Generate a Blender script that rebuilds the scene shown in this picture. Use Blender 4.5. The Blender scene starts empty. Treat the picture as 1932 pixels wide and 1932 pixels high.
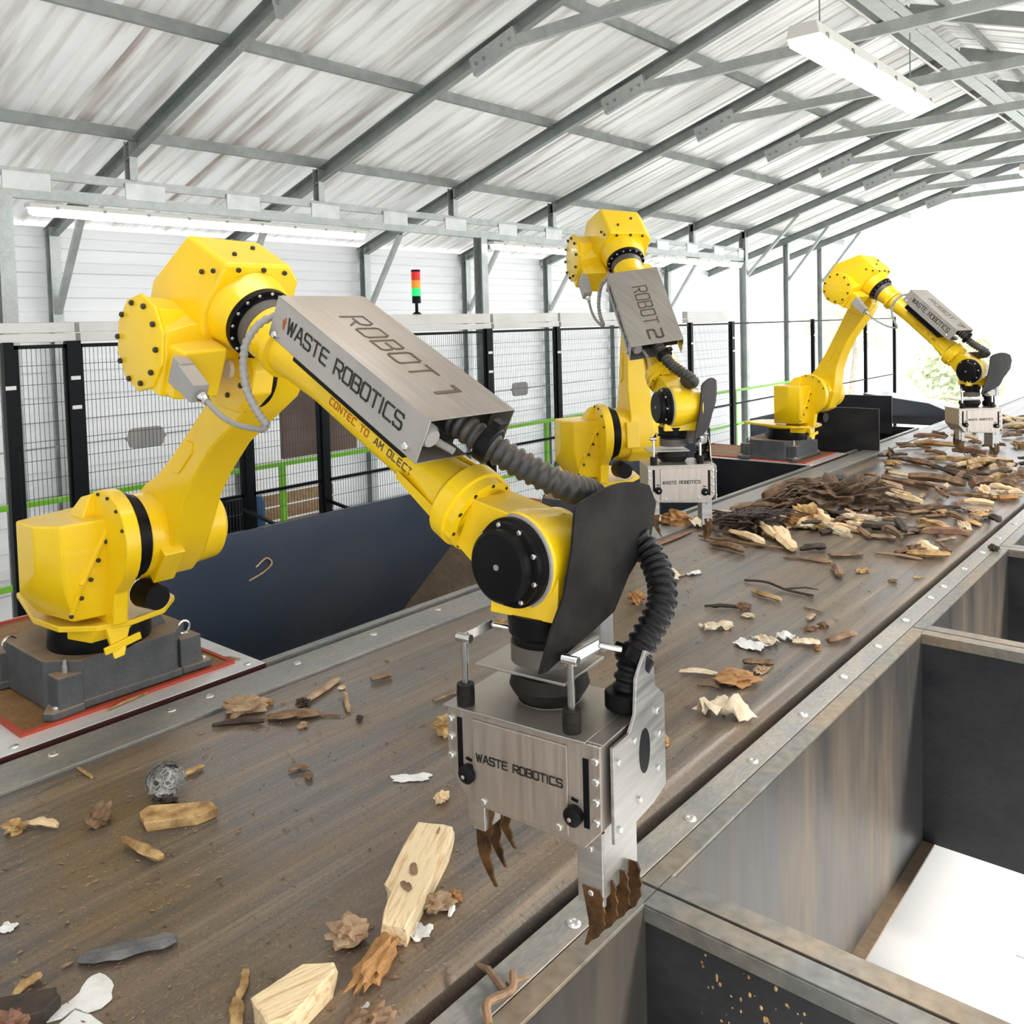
import bpy, bmesh, math, random
from mathutils import Vector, Matrix, noise
from mathutils.bvhtree import BVHTree

# ---------------------------------------------------------------- camera, sky, sun, exposure
S = bpy.context.scene
C = S.collection
R = math.radians
V = Vector
YAW, PIT, ROL = R(-40.33), R(2.688), R(-1.531)
cy_, sy_ = math.cos(YAW), math.sin(YAW)
fwd = V((sy_*math.cos(PIT), cy_*math.cos(PIT), -math.sin(PIT)))
rgt = V((cy_, -sy_, 0)); upv = rgt.cross(fwd)
rr = math.cos(ROL)*rgt+math.sin(ROL)*upv
uu = -math.sin(ROL)*rgt+math.cos(ROL)*upv
cam = bpy.data.cameras.new('camera'); cam_o = bpy.data.objects.new('camera', cam); C.objects.link(cam_o)
m4 = Matrix.Identity(4)
for i in range(3):
    m4[i][0] = rr[i]; m4[i][1] = uu[i]; m4[i][2] = -fwd[i]
m4.translation = V((0, 0, 1.5))
cam_o.matrix_world = m4
cam.sensor_width = 36; cam.sensor_fit = 'HORIZONTAL'
cam.lens = 1658.3/1932*36
cam.shift_x = 0; cam.shift_y = -(966-692.7)/1932
cam.clip_start = .05; cam.clip_end = 300
S.camera = cam_o
S.view_settings.view_transform = 'Standard'; S.view_settings.look = 'None'
S.view_settings.exposure = 0.12; S.view_settings.gamma = 1
S.view_settings.use_curve_mapping = False

w = bpy.data.worlds.new('sky'); S.world = w; w.use_nodes = True
bg = w.node_tree.nodes['Background']
bg.inputs[0].default_value = (0.93, 0.97, 1.0, 1); bg.inputs[1].default_value = 2.9

sun = bpy.data.lights.new('sun', 'SUN'); sun.energy = 7.0; sun.angle = R(6); sun.color = (1, .93, .82)
sun_o = bpy.data.objects.new('sun', sun); C.objects.link(sun_o)
sun_o.rotation_euler = V((-.85, -.2, -.435)).to_track_quat('-Z', 'Y').to_euler()

# ---------------------------------------------------------------- materials
MATS = {}
def mat_rot(name, ang):
    for nd in MATS[name].node_tree.nodes:
        if nd.type == 'MAPPING':
            nd.vector_type = 'TEXTURE'; nd.inputs['Rotation'].default_value = (0, 0, ang); nd.inputs['Scale'].default_value = (1, .11, .11)
def mat(name, c1, c2=None, scale=8, stretch=(1, 1, 1), rough=.5, metal=0, bump=0, c3=None, fine=0, dust=0, detail=5,
        r2=None, emit=0, trans=0, lo=.35, hi=.65, spec=.5, coat=0):
    m = bpy.data.materials.new(name); m.use_nodes = True; nt = m.node_tree; n = nt.nodes; l = nt.links
    p = n['Principled BSDF']; out = n['Material Output']
    p.inputs['Metallic'].default_value = metal; p.inputs['Roughness'].default_value = rough
    p.inputs['Specular IOR Level'].default_value = spec
    p.inputs['Coat Weight'].default_value = coat
    p.inputs['Base Color'].default_value = (*c1, 1)
    col = None
    if c2 or bump or fine or dust:
        tc = n.new('ShaderNodeTexCoord'); mp = n.new('ShaderNodeMapping'); mp.inputs['Scale'].default_value = stretch
        l.new(tc.outputs['Object'], mp.inputs['Vector'])
        nz = n.new('ShaderNodeTexNoise'); nz.inputs['Scale'].default_value = scale; nz.inputs['Detail'].default_value = detail
        l.new(mp.outputs[0], nz.inputs['Vector'])
        rp = n.new('ShaderNodeValToRGB'); e = rp.color_ramp.elements
        e[0].position = lo; e[1].position = hi
        e[0].color = (*c1, 1); e[1].color = (*(c2 or c1), 1)
        if c3:
            x = e.new((lo+hi)/2); x.color = (*c3, 1)
        l.new(nz.outputs['Fac'], rp.inputs[0]); col = rp.outputs[0]
        if r2 is not None:
            mr = n.new('ShaderNodeMapRange'); mr.inputs[3].default_value = rough; mr.inputs[4].default_value = r2
            mr.inputs[1].default_value = lo; mr.inputs[2].default_value = hi
            l.new(nz.outputs['Fac'], mr.inputs[0]); l.new(mr.outputs[0], p.inputs['Roughness'])
        if fine:
            n2 = n.new('ShaderNodeTexNoise'); n2.inputs['Scale'].default_value = scale*9; n2.inputs['Detail'].default_value = 3
            l.new(mp.outputs[0], n2.inputs['Vector'])
            mx = n.new('ShaderNodeMixRGB'); mx.blend_type = 'OVERLAY'; mx.inputs[0].default_value = fine
            l.new(col, mx.inputs[1]); l.new(n2.outputs['Fac'], mx.inputs[2]); col = mx.outputs[0]
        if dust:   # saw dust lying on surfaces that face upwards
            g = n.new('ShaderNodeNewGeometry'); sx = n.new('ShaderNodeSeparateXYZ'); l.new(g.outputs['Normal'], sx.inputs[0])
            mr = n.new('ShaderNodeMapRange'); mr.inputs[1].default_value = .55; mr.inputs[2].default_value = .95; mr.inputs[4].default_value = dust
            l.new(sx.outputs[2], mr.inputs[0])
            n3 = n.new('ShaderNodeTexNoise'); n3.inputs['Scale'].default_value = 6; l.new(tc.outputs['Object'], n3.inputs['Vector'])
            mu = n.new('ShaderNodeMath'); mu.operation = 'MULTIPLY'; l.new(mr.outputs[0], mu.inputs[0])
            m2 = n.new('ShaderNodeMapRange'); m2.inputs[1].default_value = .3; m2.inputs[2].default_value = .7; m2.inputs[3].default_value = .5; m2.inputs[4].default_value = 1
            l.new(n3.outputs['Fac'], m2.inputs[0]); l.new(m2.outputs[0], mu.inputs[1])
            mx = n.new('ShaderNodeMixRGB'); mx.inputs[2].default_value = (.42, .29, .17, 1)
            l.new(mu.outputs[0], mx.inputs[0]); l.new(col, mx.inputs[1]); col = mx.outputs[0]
        l.new(col, p.inputs['Base Color'])
        if bump:
            b = n.new('ShaderNodeBump'); b.inputs['Strength'].default_value = bump; b.inputs['Distance'].default_value = .01
            l.new(nz.outputs['Fac'], b.inputs['Height']); l.new(b.outputs[0], p.inputs['Normal'])
    if emit:
        p.inputs['Emission Color'].default_value = (*c1, 1); p.inputs['Emission Strength'].default_value = emit
    if trans:
        t = n.new('ShaderNodeBsdfTranslucent'); ms = n.new('ShaderNodeMixShader'); ms.inputs[0].default_value = trans
        if col: l.new(col, t.inputs[0])
        else: t.inputs[0].default_value = (*c1, 1)
        l.new(p.outputs[0], ms.inputs[1]); l.new(t.outputs[0], ms.inputs[2]); l.new(ms.outputs[0], out.inputs[0])
    MATS[name] = m
    return m
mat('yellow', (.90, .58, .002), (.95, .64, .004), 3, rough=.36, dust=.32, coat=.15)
mat('yellow_plain', (.92, .60, .003), rough=.4)
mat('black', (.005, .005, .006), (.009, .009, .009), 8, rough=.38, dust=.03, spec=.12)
mat('seal_grey', (.10, .085, .075), rough=.5)
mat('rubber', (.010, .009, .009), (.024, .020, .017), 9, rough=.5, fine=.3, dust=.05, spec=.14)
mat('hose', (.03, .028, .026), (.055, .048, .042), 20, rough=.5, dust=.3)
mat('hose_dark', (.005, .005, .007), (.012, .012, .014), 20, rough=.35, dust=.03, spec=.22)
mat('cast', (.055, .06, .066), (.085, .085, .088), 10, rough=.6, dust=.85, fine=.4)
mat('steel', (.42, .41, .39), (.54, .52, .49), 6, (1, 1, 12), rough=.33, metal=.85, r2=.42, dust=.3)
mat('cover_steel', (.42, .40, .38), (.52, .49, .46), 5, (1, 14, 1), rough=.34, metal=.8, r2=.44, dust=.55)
mat('panel_steel', (.44, .38, .33), (.52, .46, .41), 5, (14, 1, 1), rough=.36, metal=.8, r2=.46)  # warm tint puts brownish reflections into the steel's base colour
mat('chrome', (.7, .7, .7), rough=.2, metal=1)
mat('bolt', (.02, .018, .012), rough=.5)
mat('silver_bolt', (.65, .64, .62), rough=.3, metal=.9)
mat('claw', (.045, .022, .010), (.17, .085, .03), 25, rough=.5, metal=.55, fine=.5)
mat('belt', (.070, .066, .070), (.23, .175, .125), 1.8, (7, .10, 1), rough=.30, r2=.44, c3=(.13, .108, .09), fine=.8, spec=.75, bump=.15, detail=9, lo=.32, hi=.7)
def dust_belt():
    nt = MATS['belt'].node_tree; n = nt.nodes; l = nt.links; p = n['Principled BSDF']
    src = p.inputs['Base Color'].links[0].from_socket; tc = [q for q in n if q.type == 'TEX_COORD'][0]
    def mixin(src, sc, col, lo, hi, amt, st=(1, 1, 1)):
        mp = n.new('ShaderNodeMapping'); mp.inputs['Scale'].default_value = st; l.new(tc.outputs['Object'], mp.inputs[0])
        z = n.new('ShaderNodeTexNoise'); z.inputs['Scale'].default_value = sc; z.inputs['Detail'].default_value = 6; l.new(mp.outputs[0], z.inputs['Vector'])
        r = n.new('ShaderNodeMapRange'); r.inputs[1].default_value = lo; r.inputs[2].default_value = hi; r.inputs[4].default_value = amt; l.new(z.outputs['Fac'], r.inputs[0])
        m = n.new('ShaderNodeMixRGB'); m.inputs[2].default_value = (*col, 1); l.new(r.outputs[0], m.inputs[0]); l.new(src, m.inputs[1]); return m.outputs[0]
    s = mixin(src, 3, (.16, .10, .055), .40, .64, .6, (1.6, .5, 1))
    s = mixin(s, 130, (.30, .19, .09), .56, .68, .6)
    s = mixin(s, 90, (.05, .038, .03), .58, .70, .7, (1, 1.3, 1))
    s = mixin(s, 5, (.045, .045, .05), .52, .72, .55, (4, .12, 1))
    l.new(s, p.inputs['Base Color'])
dust_belt()
mat('frame', (.26, .265, .265), (.36, .33, .29), 4, (3, 1, 3), rough=.36, r2=.5, metal=.45, fine=.35)
mat('plate', (.68, .68, .67), (.80, .78, .75), 3, (2, 1, 1), rough=.32, metal=.4, fine=.25)
mat('red', (.42, .05, .02), rough=.5)
mat('rust_pad', (.20, .10, .028), (.30, .16, .06), 7, rough=.6, fine=.5)
mat('bin_dark', (.018, .020, .026), (.034, .034, .038), 3, (1, 1, 2), rough=.35, metal=.3, r2=.5, fine=.35)
mat('bin_side', (.030, .035, .044), (.095, .078, .06), 1.7, (1, 1.6, .25), rough=.36, r2=.52, metal=.35, fine=.4, detail=6)
mat('bin_rim', (.17, .175, .17), (.25, .20, .145), 3, (1, 1, 1), rough=.42, metal=.4, fine=.5)
mat('bin_blue', (.045, .07, .115), (.10, .10, .11), .8, (1, 1, 1.5), rough=.24, metal=.4, r2=.32, lo=.2, hi=.8, detail=1)
mat('bin_brown', (.12, .085, .055), (.17, .125, .085), 3, rough=.6, fine=.4)
mat('galv', (.40, .43, .42), (.52, .54, .53), 6, rough=.4, metal=.55, r2=.5, fine=.2)
mat('galv_light', (.60, .62, .62), (.72, .74, .73), 6, rough=.4, metal=.4)
mat('edge_red', (.05, .008, .006), rough=.6)
mat('galv_rafter', (.27, .30, .285), (.35, .37, .355), 6, rough=.45, metal=.4)
mat('galv_dark', (.24, .26, .25), (.32, .34, .33), 6, rough=.45, metal=.5)
mat('roof', (.68, .64, .60), (.93, .93, .92), 1.6, (.28, 7, 1), rough=.30, metal=.5, r2=.42, fine=.25, trans=.24, lo=.3, hi=.52)
mat('siding', (.86, .88, .90), (.92, .93, .94), 2, (1, .3, 3), rough=.45, fine=.1)
mat('fence_black', (.004, .005, .007), rough=.4, spec=.12)
mat('wire', (.03, .035, .045), rough=.5)
mat('green', (.20, .55, .02), rough=.4)
mat('tray', (.55, .53, .51), (.62, .60, .58), 3, rough=.4, metal=.2)
mat('lamp_on', (1, 1, 1), emit=14)
mat('lamp_body', (.72, .70, .66), rough=.4)
mat('concrete', (.62, .62, .60), (.72, .72, .71), .6, rough=.7, fine=.1)
mat('bay_floor', (.86, .86, .87), (.92, .92, .93), .8, rough=.55)
mat('text_dark', (.02, .015, .012), rough=.5)
mat('text_brown', (.10, .07, .04), rough=.5)
mat('text_orange', (.50, .12, .004), rough=.5)
mat('tl_red', (.8, .006, .006), rough=.3, emit=.15)
mat('tl_amber', (.9, .36, .005), rough=.3, emit=.15)
mat('tl_green', (.0, .75, .18), rough=.3, emit=.5)
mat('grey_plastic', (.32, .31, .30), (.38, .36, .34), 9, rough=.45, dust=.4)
mat('cable', (.30, .29, .28), rough=.45)
mat('white_cap', (.75, .74, .72), rough=.5)
mat('panel_brown', (.10, .065, .045), (.16, .11, .08), 3, rough=.7)
mat('crate', (.33, .19, .10), (.42, .26, .15), 4, (1, 6, 6), rough=.7)
mat('barrel_blue', (.02, .10, .22), rough=.4)
mat('leaf', (.46, .52, .34), (.68, .72, .52), 4, rough=.8)  # haze and overexposure are put into this pale leaf colour
mat('trunk', (.30, .26, .22), (.4, .36, .3), 6, rough=.9)
W = dict(L=((.74, .52, .28), (.86, .68, .44)), Y=((.24, .12, .035), (.66, .44, .19)), K=((.12, .068, .036), (.30, .18, .10)),
         D=((.025, .018, .014), (.07, .045, .03)), W=((.72, .71, .69), (.85, .84, .82)), C=((.62, .49, .33), (.80, .70, .53)),
         N=((.10, .10, .10), (.52, .50, .48)), H=((.035, .022, .013), (.17, .10, .055)),
         T=((.28, .18, .10), (.48, .33, .20)), O=((.30, .14, .04), (.46, .24, .09)), R=((.17, .08, .045), (.28, .15, .09)),
         G=((.08, .08, .085), (.18, .17, .17)))
for k, (a, b) in W.items():
    mat('deb_'+k, a, b, 14, (1, 1, 1), rough=.65, fine=.35, bump=.15)

mat('timber_grain', (.60, .36, .15), (.88, .70, .44), 9, (1, 9, 9), rough=.6, fine=.3, bump=.4, lo=.25, hi=.5); mat_rot('timber_grain', R(-60))
mat('timber_grain_2', (.55, .33, .13), (.86, .68, .42), 9, (1, 9, 9), rough=.6, fine=.3, bump=.4, lo=.25, hi=.5); mat_rot('timber_grain_2', R(75))
# ---------------------------------------------------------------- mesh helpers
class M:
    def __init__(s): s.b = bmesh.new()
    def add(s, vs, fs):
        v = [s.b.verts.new(p) for p in vs]
        for f in fs:
            try: s.b.faces.new([v[i] for i in f])
            except ValueError: pass
        return s
    def box(s, lo, hi, F=None):
        x0, y0, z0 = lo; x1, y1, z1 = hi
        p = [V(q) for q in ((x0, y0, z0), (x1, y0, z0), (x1, y1, z0), (x0, y1, z0), (x0, y0, z1), (x1, y0, z1), (x1, y1, z1), (x0, y1, z1))]
        if F: p = [F(q) for q in p]
        return s.add(p, ((0, 3, 2, 1), (4, 5, 6, 7), (0, 1, 5, 4), (1, 2, 6, 5), (2, 3, 7, 6), (3, 0, 4, 7)))
    def hull(s, pts, F=None):
        b = bmesh.new()
        for p in pts: b.verts.new(F(V(p)) if F else V(p))
        bmesh.ops.convex_hull(b, input=b.verts)
        bmesh.ops.dissolve_limit(b, angle_limit=R(1), verts=b.verts, edges=b.edges)
        b.verts.index_update()
        s.add([v.co.copy() for v in b.verts], [[v.index for v in f.verts] for f in b.faces]); b.free()
        return s
    def beam(s, p0, p1, wd, ht, up=(0, 0, 1)):
        p0 = V(p0); p1 = V(p1); d = (p1-p0).normalized(); up = V(up)
        sd = d.cross(up)
        if sd.length < 1e-4: sd = d.cross(V((1, 0, 0)))
        sd.normalize(); u = sd.cross(d)
        q = []
        for p in (p0, p1):
            for a, b in ((-1, -1), (1, -1), (1, 1), (-1, 1)): q.append(p+sd*a*wd/2+u*b*ht/2)
        return s.add(q, ((3, 2, 1, 0), (4, 5, 6, 7), (0, 1, 5, 4), (1, 2, 6, 5), (2, 3, 7, 6), (3, 0, 4, 7)))
    def cbeam(s, p0, p1, wd, ht, t=.008, up=(0, 0, 1)):     # open C section
        p0 = V(p0); p1 = V(p1); d = (p1-p0).normalized(); sd = d.cross(V(up)).normalized(); u = sd.cross(d)
        o = u*ht/2
        s.beam(p0+sd*(wd/2), p1+sd*(wd/2), t, ht, up)
        s.beam(p0+o, p1+o, wd, t, up); s.beam(p0-o, p1-o, wd, t, up)
        return s
    def lathe(s, o, ax, prof, seg=28, cap=True):
        o = V(o); ax = V(ax).normalized(); a = ax.orthogonal().normalized(); b = ax.cross(a)
        vs = []; fs = []
        for t, r in prof:
            for i in range(seg):
                g = 2*math.pi*i/seg; vs.append(o+ax*t+(a*math.cos(g)+b*math.sin(g))*r)
        for j in range(len(prof)-1):
            for i in range(seg):
                k = (i+1) % seg; fs.append((j*seg+i, j*seg+k, (j+1)*seg+k, (j+1)*seg+i))
        if cap:
            fs.append(tuple(range(seg))[::-1]); fs.append(tuple((len(prof)-1)*seg+i for i in range(seg)))
        return s.add(vs, fs)
    def cyl(s, p0, p1, r0, r1=None, seg=24):
        p0 = V(p0); p1 = V(p1); return s.lathe(p0, p1-p0, ((0, r0), ((p1-p0).length, r1 if r1 is not None else r0)), seg)
    def prism(s, poly, F, d0, d1):
        n = len(poly); vs = [F(V((x, y, d))) for d in (d0, d1) for x, y in poly]
        fs = [tuple(range(n))[::-1], tuple(range(n, 2*n))]+[(i, (i+1) % n, n+(i+1) % n, n+i) for i in range(n)]
        return s.add(vs, fs)
    def tube(s, path, r, seg=12, cap=True):
        path = [V(p) for p in path]; n = len(path); rs = r if isinstance(r, (list, tuple)) else [r]*n
        t0 = (path[1]-path[0]).normalized(); a = t0.orthogonal().normalized(); vs = []; fs = []
        for j in range(n):
            t = (path[min(j+1, n-1)]-path[max(j-1, 0)]).normalized(); a = (a-t*a.dot(t)).normalized(); b = t.cross(a)
            for i in range(seg):
                g = 2*math.pi*i/seg; vs.append(path[j]+(a*math.cos(g)+b*math.sin(g))*rs[j])
        for j in range(n-1):
            for i in range(seg):
                k = (i+1) % seg; fs.append((j*seg+i, j*seg+k, (j+1)*seg+k, (j+1)*seg+i))
        if cap:
            fs.append(tuple(range(seg))[::-1]); fs.append(tuple((n-1)*seg+i for i in range(seg)))
        return s.add(vs, fs)
    def ball(s, c, r, sc=(1, 1, 1), sub=2, nz=0, seed=0, fr=4):
        b = bmesh.new(); bmesh.ops.create_icosphere(b, subdivisions=sub, radius=1); vs = []
        for v in b.verts:
            k = 1+nz*noise.noise(v.co*fr+V((seed*7.3, seed, 0)))
            vs.append(V(c)+V((v.co.x*sc[0], v.co.y*sc[1], v.co.z*sc[2]))*r*k)
        s.add(vs, [[v.index for v in f.verts] for f in b.faces]); b.free(); return s
    def build(s, name, m, parent=None, bevel=0, smooth=35, origin=None, seg=2, solid=0):
        bmesh.ops.recalc_face_normals(s.b, faces=s.b.faces)
        o0 = V((0, 0, 0))
        if parent is not None: o0 = WORLD.get(parent.name, V((0, 0, 0)))
        elif origin is not None: o0 = V(origin)
        if o0.length > 0: bmesh.ops.translate(s.b, vec=-o0, verts=s.b.verts)
        me = bpy.data.meshes.new(name); s.b.to_mesh(me); s.b.free()
        me.materials.append(MATS[m])
        if smooth:
            me.shade_smooth(); me.set_sharp_from_angle(angle=R(smooth))
        ob = bpy.data.objects.new(name, me); C.objects.link(ob)
        if parent is not None: ob.parent = parent; WORLD[ob.name] = o0
        else: ob.location = o0; WORLD[ob.name] = o0
        if bevel:
            bv = ob.modifiers.new('bevel', 'BEVEL'); bv.width = bevel; bv.segments = seg; bv.limit_method = 'ANGLE'; bv.angle_limit = R(28)
            bv.harden_normals = True
        return ob
WORLD = {}
def thing(name, loc, label, cat, group=None):
    o = bpy.data.objects.new(name, None); C.objects.link(o); o.location = loc; o.empty_display_size = .1
    o['label'] = label; o['category'] = cat
    if group: o['group'] = group
    WORLD[o.name] = V(loc); return o
def tag(o, label, cat, group=None, kind=None):
    o['label'] = label; o['category'] = cat
    if group: o['group'] = group
    if kind: o['kind'] = kind
    return o
def struct(o): o['kind'] = 'structure'; return o
def frame(o, ex, ey, ez, k=1):
    o = V(o); ex = V(ex)*k; ey = V(ey)*k; ez = V(ez)*k
    return lambda p: o+ex*p[0]+ey*p[1]+ez*p[2]
def catmull(P, n=12):
    P = [V(p) for p in P]; Q = [P[0]*2-P[1]]+P+[P[-1]*2-P[-2]]; out = []
    for i in range(1, len(Q)-2):
        a, b, c, d = Q[i-1:i+3]
        for j in range(n):
            t = j/n; out.append(.5*((2*b)+(c-a)*t+(2*a-5*b+4*c-d)*t*t+(3*b-a-3*c+d)*t**3))
    out.append(P[-1]); return out
ORD = ['first', 'second', 'third', 'fourth', 'fifth', 'sixth', 'seventh', 'eighth', 'ninth', 'tenth', 'eleventh', 'twelfth', 'thirteenth', 'fourteenth', 'fifteenth']

# stroke lettering, unit box 1 high
GL = {
 'R': [[(0, 0), (0, 1), (.85, 1), (1, .85), (1, .6), (.85, .45), (.25, .45)], [(.5, .45), (1, 0)]],
 'O': [[(.12, 0), (0, .12), (0, .88), (.12, 1), (.88, 1), (1, .88), (1, .12), (.88, 0), (.12, 0)]],
 'B': [[(0, 0), (0, 1), (.85, 1), (.95, .9), (.95, .62), (.8, .52), (.3, .52)], [(.8, .52), (1, .4), (1, .12), (.88, 0), (0, 0)]],
 'T': [[(0, 1), (1, 1)], [(.5, 1), (.5, 0)]],
 'W': [[(0, 1), (.28, 0), (.55, .9), (.82, 0), (1.12, 1)]],
 'A': [[(0, 0), (.45, 1), (.6, 1), (1.02, 0)], [(.2, .32), (.85, .32)]],
 'S': [[(1, .85), (.9, 1), (.12, 1), (0, .88), (0, .62), (.12, .52), (.88, .48), (1, .38), (1, .12), (.88, 0), (.1, 0), (0, .15)]],
 'E': [[(.95, 1), (.1, 1), (0, .9), (0, .1), (.1, 0), (.95, 0)], [(0, .52), (.85, .52)]],
 'I': [[(.1, 0), (.1, 1)]],
 'C': [[(1, 1), (.12, 1), (0, .88), (0, .12), (.12, 0), (1, 0)]],
 '1': [[(.15, 1), (.55, 1), (.55, 0)]],
 '2': [[(0, 1), (.88, 1), (1, .88), (1, .62), (.88, .52), (.12, .48), (0, .38), (0, 0), (1, 0)]],
 '7': [[(0, 1), (1, 1), (.4, 0)]],
 'D': [[(0, 0), (0, 1), (.8, 1), (1, .8), (1, .2), (.8, 0), (0, 0)]],
 'M': [[(0, 0), (0, 1), (.5, .4), (1, 1), (1, 0)]], 'L': [[(0, 1), (0, 0), (.9, 0)]], 'P': [[(0, 0), (0, 1), (.88, 1), (1, .88), (1, .6), (.88, .48), (0, .48)]],
 'Y': [[(0, 1), (.5, .5), (1, 1)], [(.5, .5), (.5, 0)]], 'N': [[(0, 0), (0, 1), (1, 0), (1, 1)]],
 'V': [[(0, 1), (.5, 0), (1, 1)]], '3': [[(0, 1), (1, 1), (1, .52), (.3, .52)], [(1, .52), (1, 0), (0, 0)]], ' ': []}
def text(m, s, F, h, wd, gap, st, depth=.001, slant=0):
    """strokes of the string s laid in frame F (x along, y up, z out)"""
    x = 0
    for ch in s:
        for line in GL.get(ch, []):
            for a, b in zip(line, line[1:]):
                p = V((x+a[0]*wd+a[1]*h*slant, a[1]*h, 0)); q = V((x+b[0]*wd+b[1]*h*slant, b[1]*h, 0)); d = (q-p)
                if d.length < 1e-6: continue
                d.normalize(); nn = V((-d.y, d.x, 0))*st/2; p = p-d*st*.42; q = q+d*st*.42
                m.add([F(p-nn), F(q-nn), F(q+nn), F(p+nn), F(p-nn+V((0, 0, depth))), F(q-nn+V((0, 0, depth))), F(q+nn+V((0, 0, depth))), F(p+nn+V((0, 0, depth)))],
                      ((0, 1, 2, 3), (4, 5, 6, 7), (0, 1, 5, 4), (1, 2, 6, 5), (2, 3, 7, 6), (3, 0, 4, 7)))
        x += (.25*wd if ch == 'I' else (.6*wd if ch == ' ' else wd*(1.12 if ch == 'W' else 1)))+gap
    return x

# ---------------------------------------------------------------- building shell
q = M(); q.box((-30, -14, -2.7), (30, 60, -2.6)); struct(q.build('floor', 'concrete', smooth=0))
# left wall, horizontally ribbed siding
zs = [-2.6]; prof = []
z0 = -2.6; xw = -9.3
while z0 < 2.62:
    for dz, dx in ((0, 0), (.012, .03), (.11, .03), (.125, 0)):
        if z0+dz < 2.62: prof.append((xw+dx, z0+dz))
    z0 += .25
prof += [(xw, 2.62), (xw-.06, 2.62), (xw-.06, -2.6)]
q = M(); q.prism(prof, lambda p: V((p[0], p[2], p[1])), -6, 19.4); struct(q.build('wall_left', 'siding', smooth=0))
q = M(); q.box((-9.3, -6.1, -2.6), (3.9, -6.0, 4.9)); struct(q.build('wall_light_block', 'siding', smooth=0))  # unseen end wall added behind the camera to cut frontal fill
# roof, trapezoid sheets on both slopes
SL = .325; XR = -2.78; ZR = 4.80
def roofsheet(side, y0, y1):
    q = M(); ys = []; y = y0
    while y < y1:
        ys += [(y, 0), (y+.235, 0), (y+.242, .065), (y+.278, .065), (y+.285, 0)]; y += .30
    x_e = 6.7
    vs = []; fs = []
    for y, h in ys:
        for d in (0, 1):
            vs.append(V((XR+side*x_e*d, y, ZR-SL*x_e*d+h)))
    for i in range(len(ys)-1): fs.append((2*i, 2*i+1, 2*i+3, 2*i+2))
    n0 = len(vs); vs += [v+V((0, 0, .004)) for v in vs]; fs += [tuple(n0+j for j in f[::-1]) for f in fs]
    q.add(vs, fs); o = q.build('ceiling', 'roof', smooth=0); struct(o); return o
roofsheet(-1, -6, 21); roofsheet(1, -6, 21)

YR = [-4.2, -2.2, -.2, 1.78, 3.78, 5.79, 7.8, 9.78, 11.78, 13.76, 15.76, 17.7, 19.5]
EN = {i: t for i, t in enumerate(('', '', '', '', 'running up from the first short post at the left of the picture', 'behind the elbow of the nearest robot', 'above the signal tower', 'left of the middle robot', 'just above the middle robot', 'right of the middle robot', 'at the last post of the lamp girder', 'beyond the end of the lamp girder', 'over the open far end'))}
zr = lambda x: ZR-.16-SL*abs(x-XR)
for i, y in enumerate(YR):
    if i < 2: continue
    for sd, nm in ((-1, 'left'), (1, 'right')):
        q = M(); xe = XR+sd*6.5
        q.cbeam((XR, y, zr(XR)), (xe, y, zr(xe)), .07, .13, .006)
        r_ = q.build('roof_rafter', 'galv_rafter', smooth=0)
        tag(r_, ('galvanized rafter on the %s roof slope, ' % nm)+('number %s counted from the near end' % ORD[i-2]), 'rafter', 'roof rafters')
    # collar tie with gusset plates
    q = M(); q.beam((-4.95, y-.05, 3.86), (XR+2.17, y-.05, 3.92), .05, .10)
    t = thing('collar_tie', (XR, y, 3.9), 'grey collar tie across the roof frame, %s from the near end' % ORD[i-2], 'roof beam', 'collar ties')
    q.build('tie_beam', 'galv', t, smooth=0)
    q = M(); a = V((-5.22, y-.055, zr(-5.22)-.10)); b = V((-4.72, y-.055, zr(-4.72)-.10)); q.beam(a, b, .05, .17); q.build('gusset_plate', 'galv', t, smooth=0)
    for tt in (.12, .3, .7, .88):
        p = a.lerp(b, tt); q = M(); q.lathe(p+V((0, -.025, 0)), (0, -1, 0), ((0, .018), (.012, .014)), 8); q.build('gusset_bolt', 'galv_dark', t)
for x, dz in ((-7.42, 0), (-5.95, 0), (-4.43, 0), (-3.12, 0), (-2.44, 0), (-1.13, 0), (.4, 0)):
    nm = {-7.42: 'lowest', -5.95: 'second', -4.43: 'third', -3.12: 'left ridge', -2.44: 'right ridge', -1.13: 'first right slope', .4: 'second right slope'}[x]
    q = M(); q.cbeam((x, -5, zr(x)+.10), (x, 21, zr(x)+.10), .035, .09, .005)
    tag(q.build('roof_purlin', 'galv_dark', smooth=0), '%s galvanized purlin running lengthwise under the roof sheets' % nm, 'purlin', 'roof purlins')  # darker metal puts the purlins' own shade into their colour
for x, w_ in ((-2.85, .16), (-2.7, .10)):
    q = M(); q.beam((x, -5, 4.50), (x, 21, 4.50), w_, .012)
    tag(q.build('cable_ladder', 'galv', smooth=0), 'narrow cable tray under the ridge, %s one' % ('wider' if w_ > .12 else 'slimmer'), 'cable tray', 'ridge cable trays')
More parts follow.
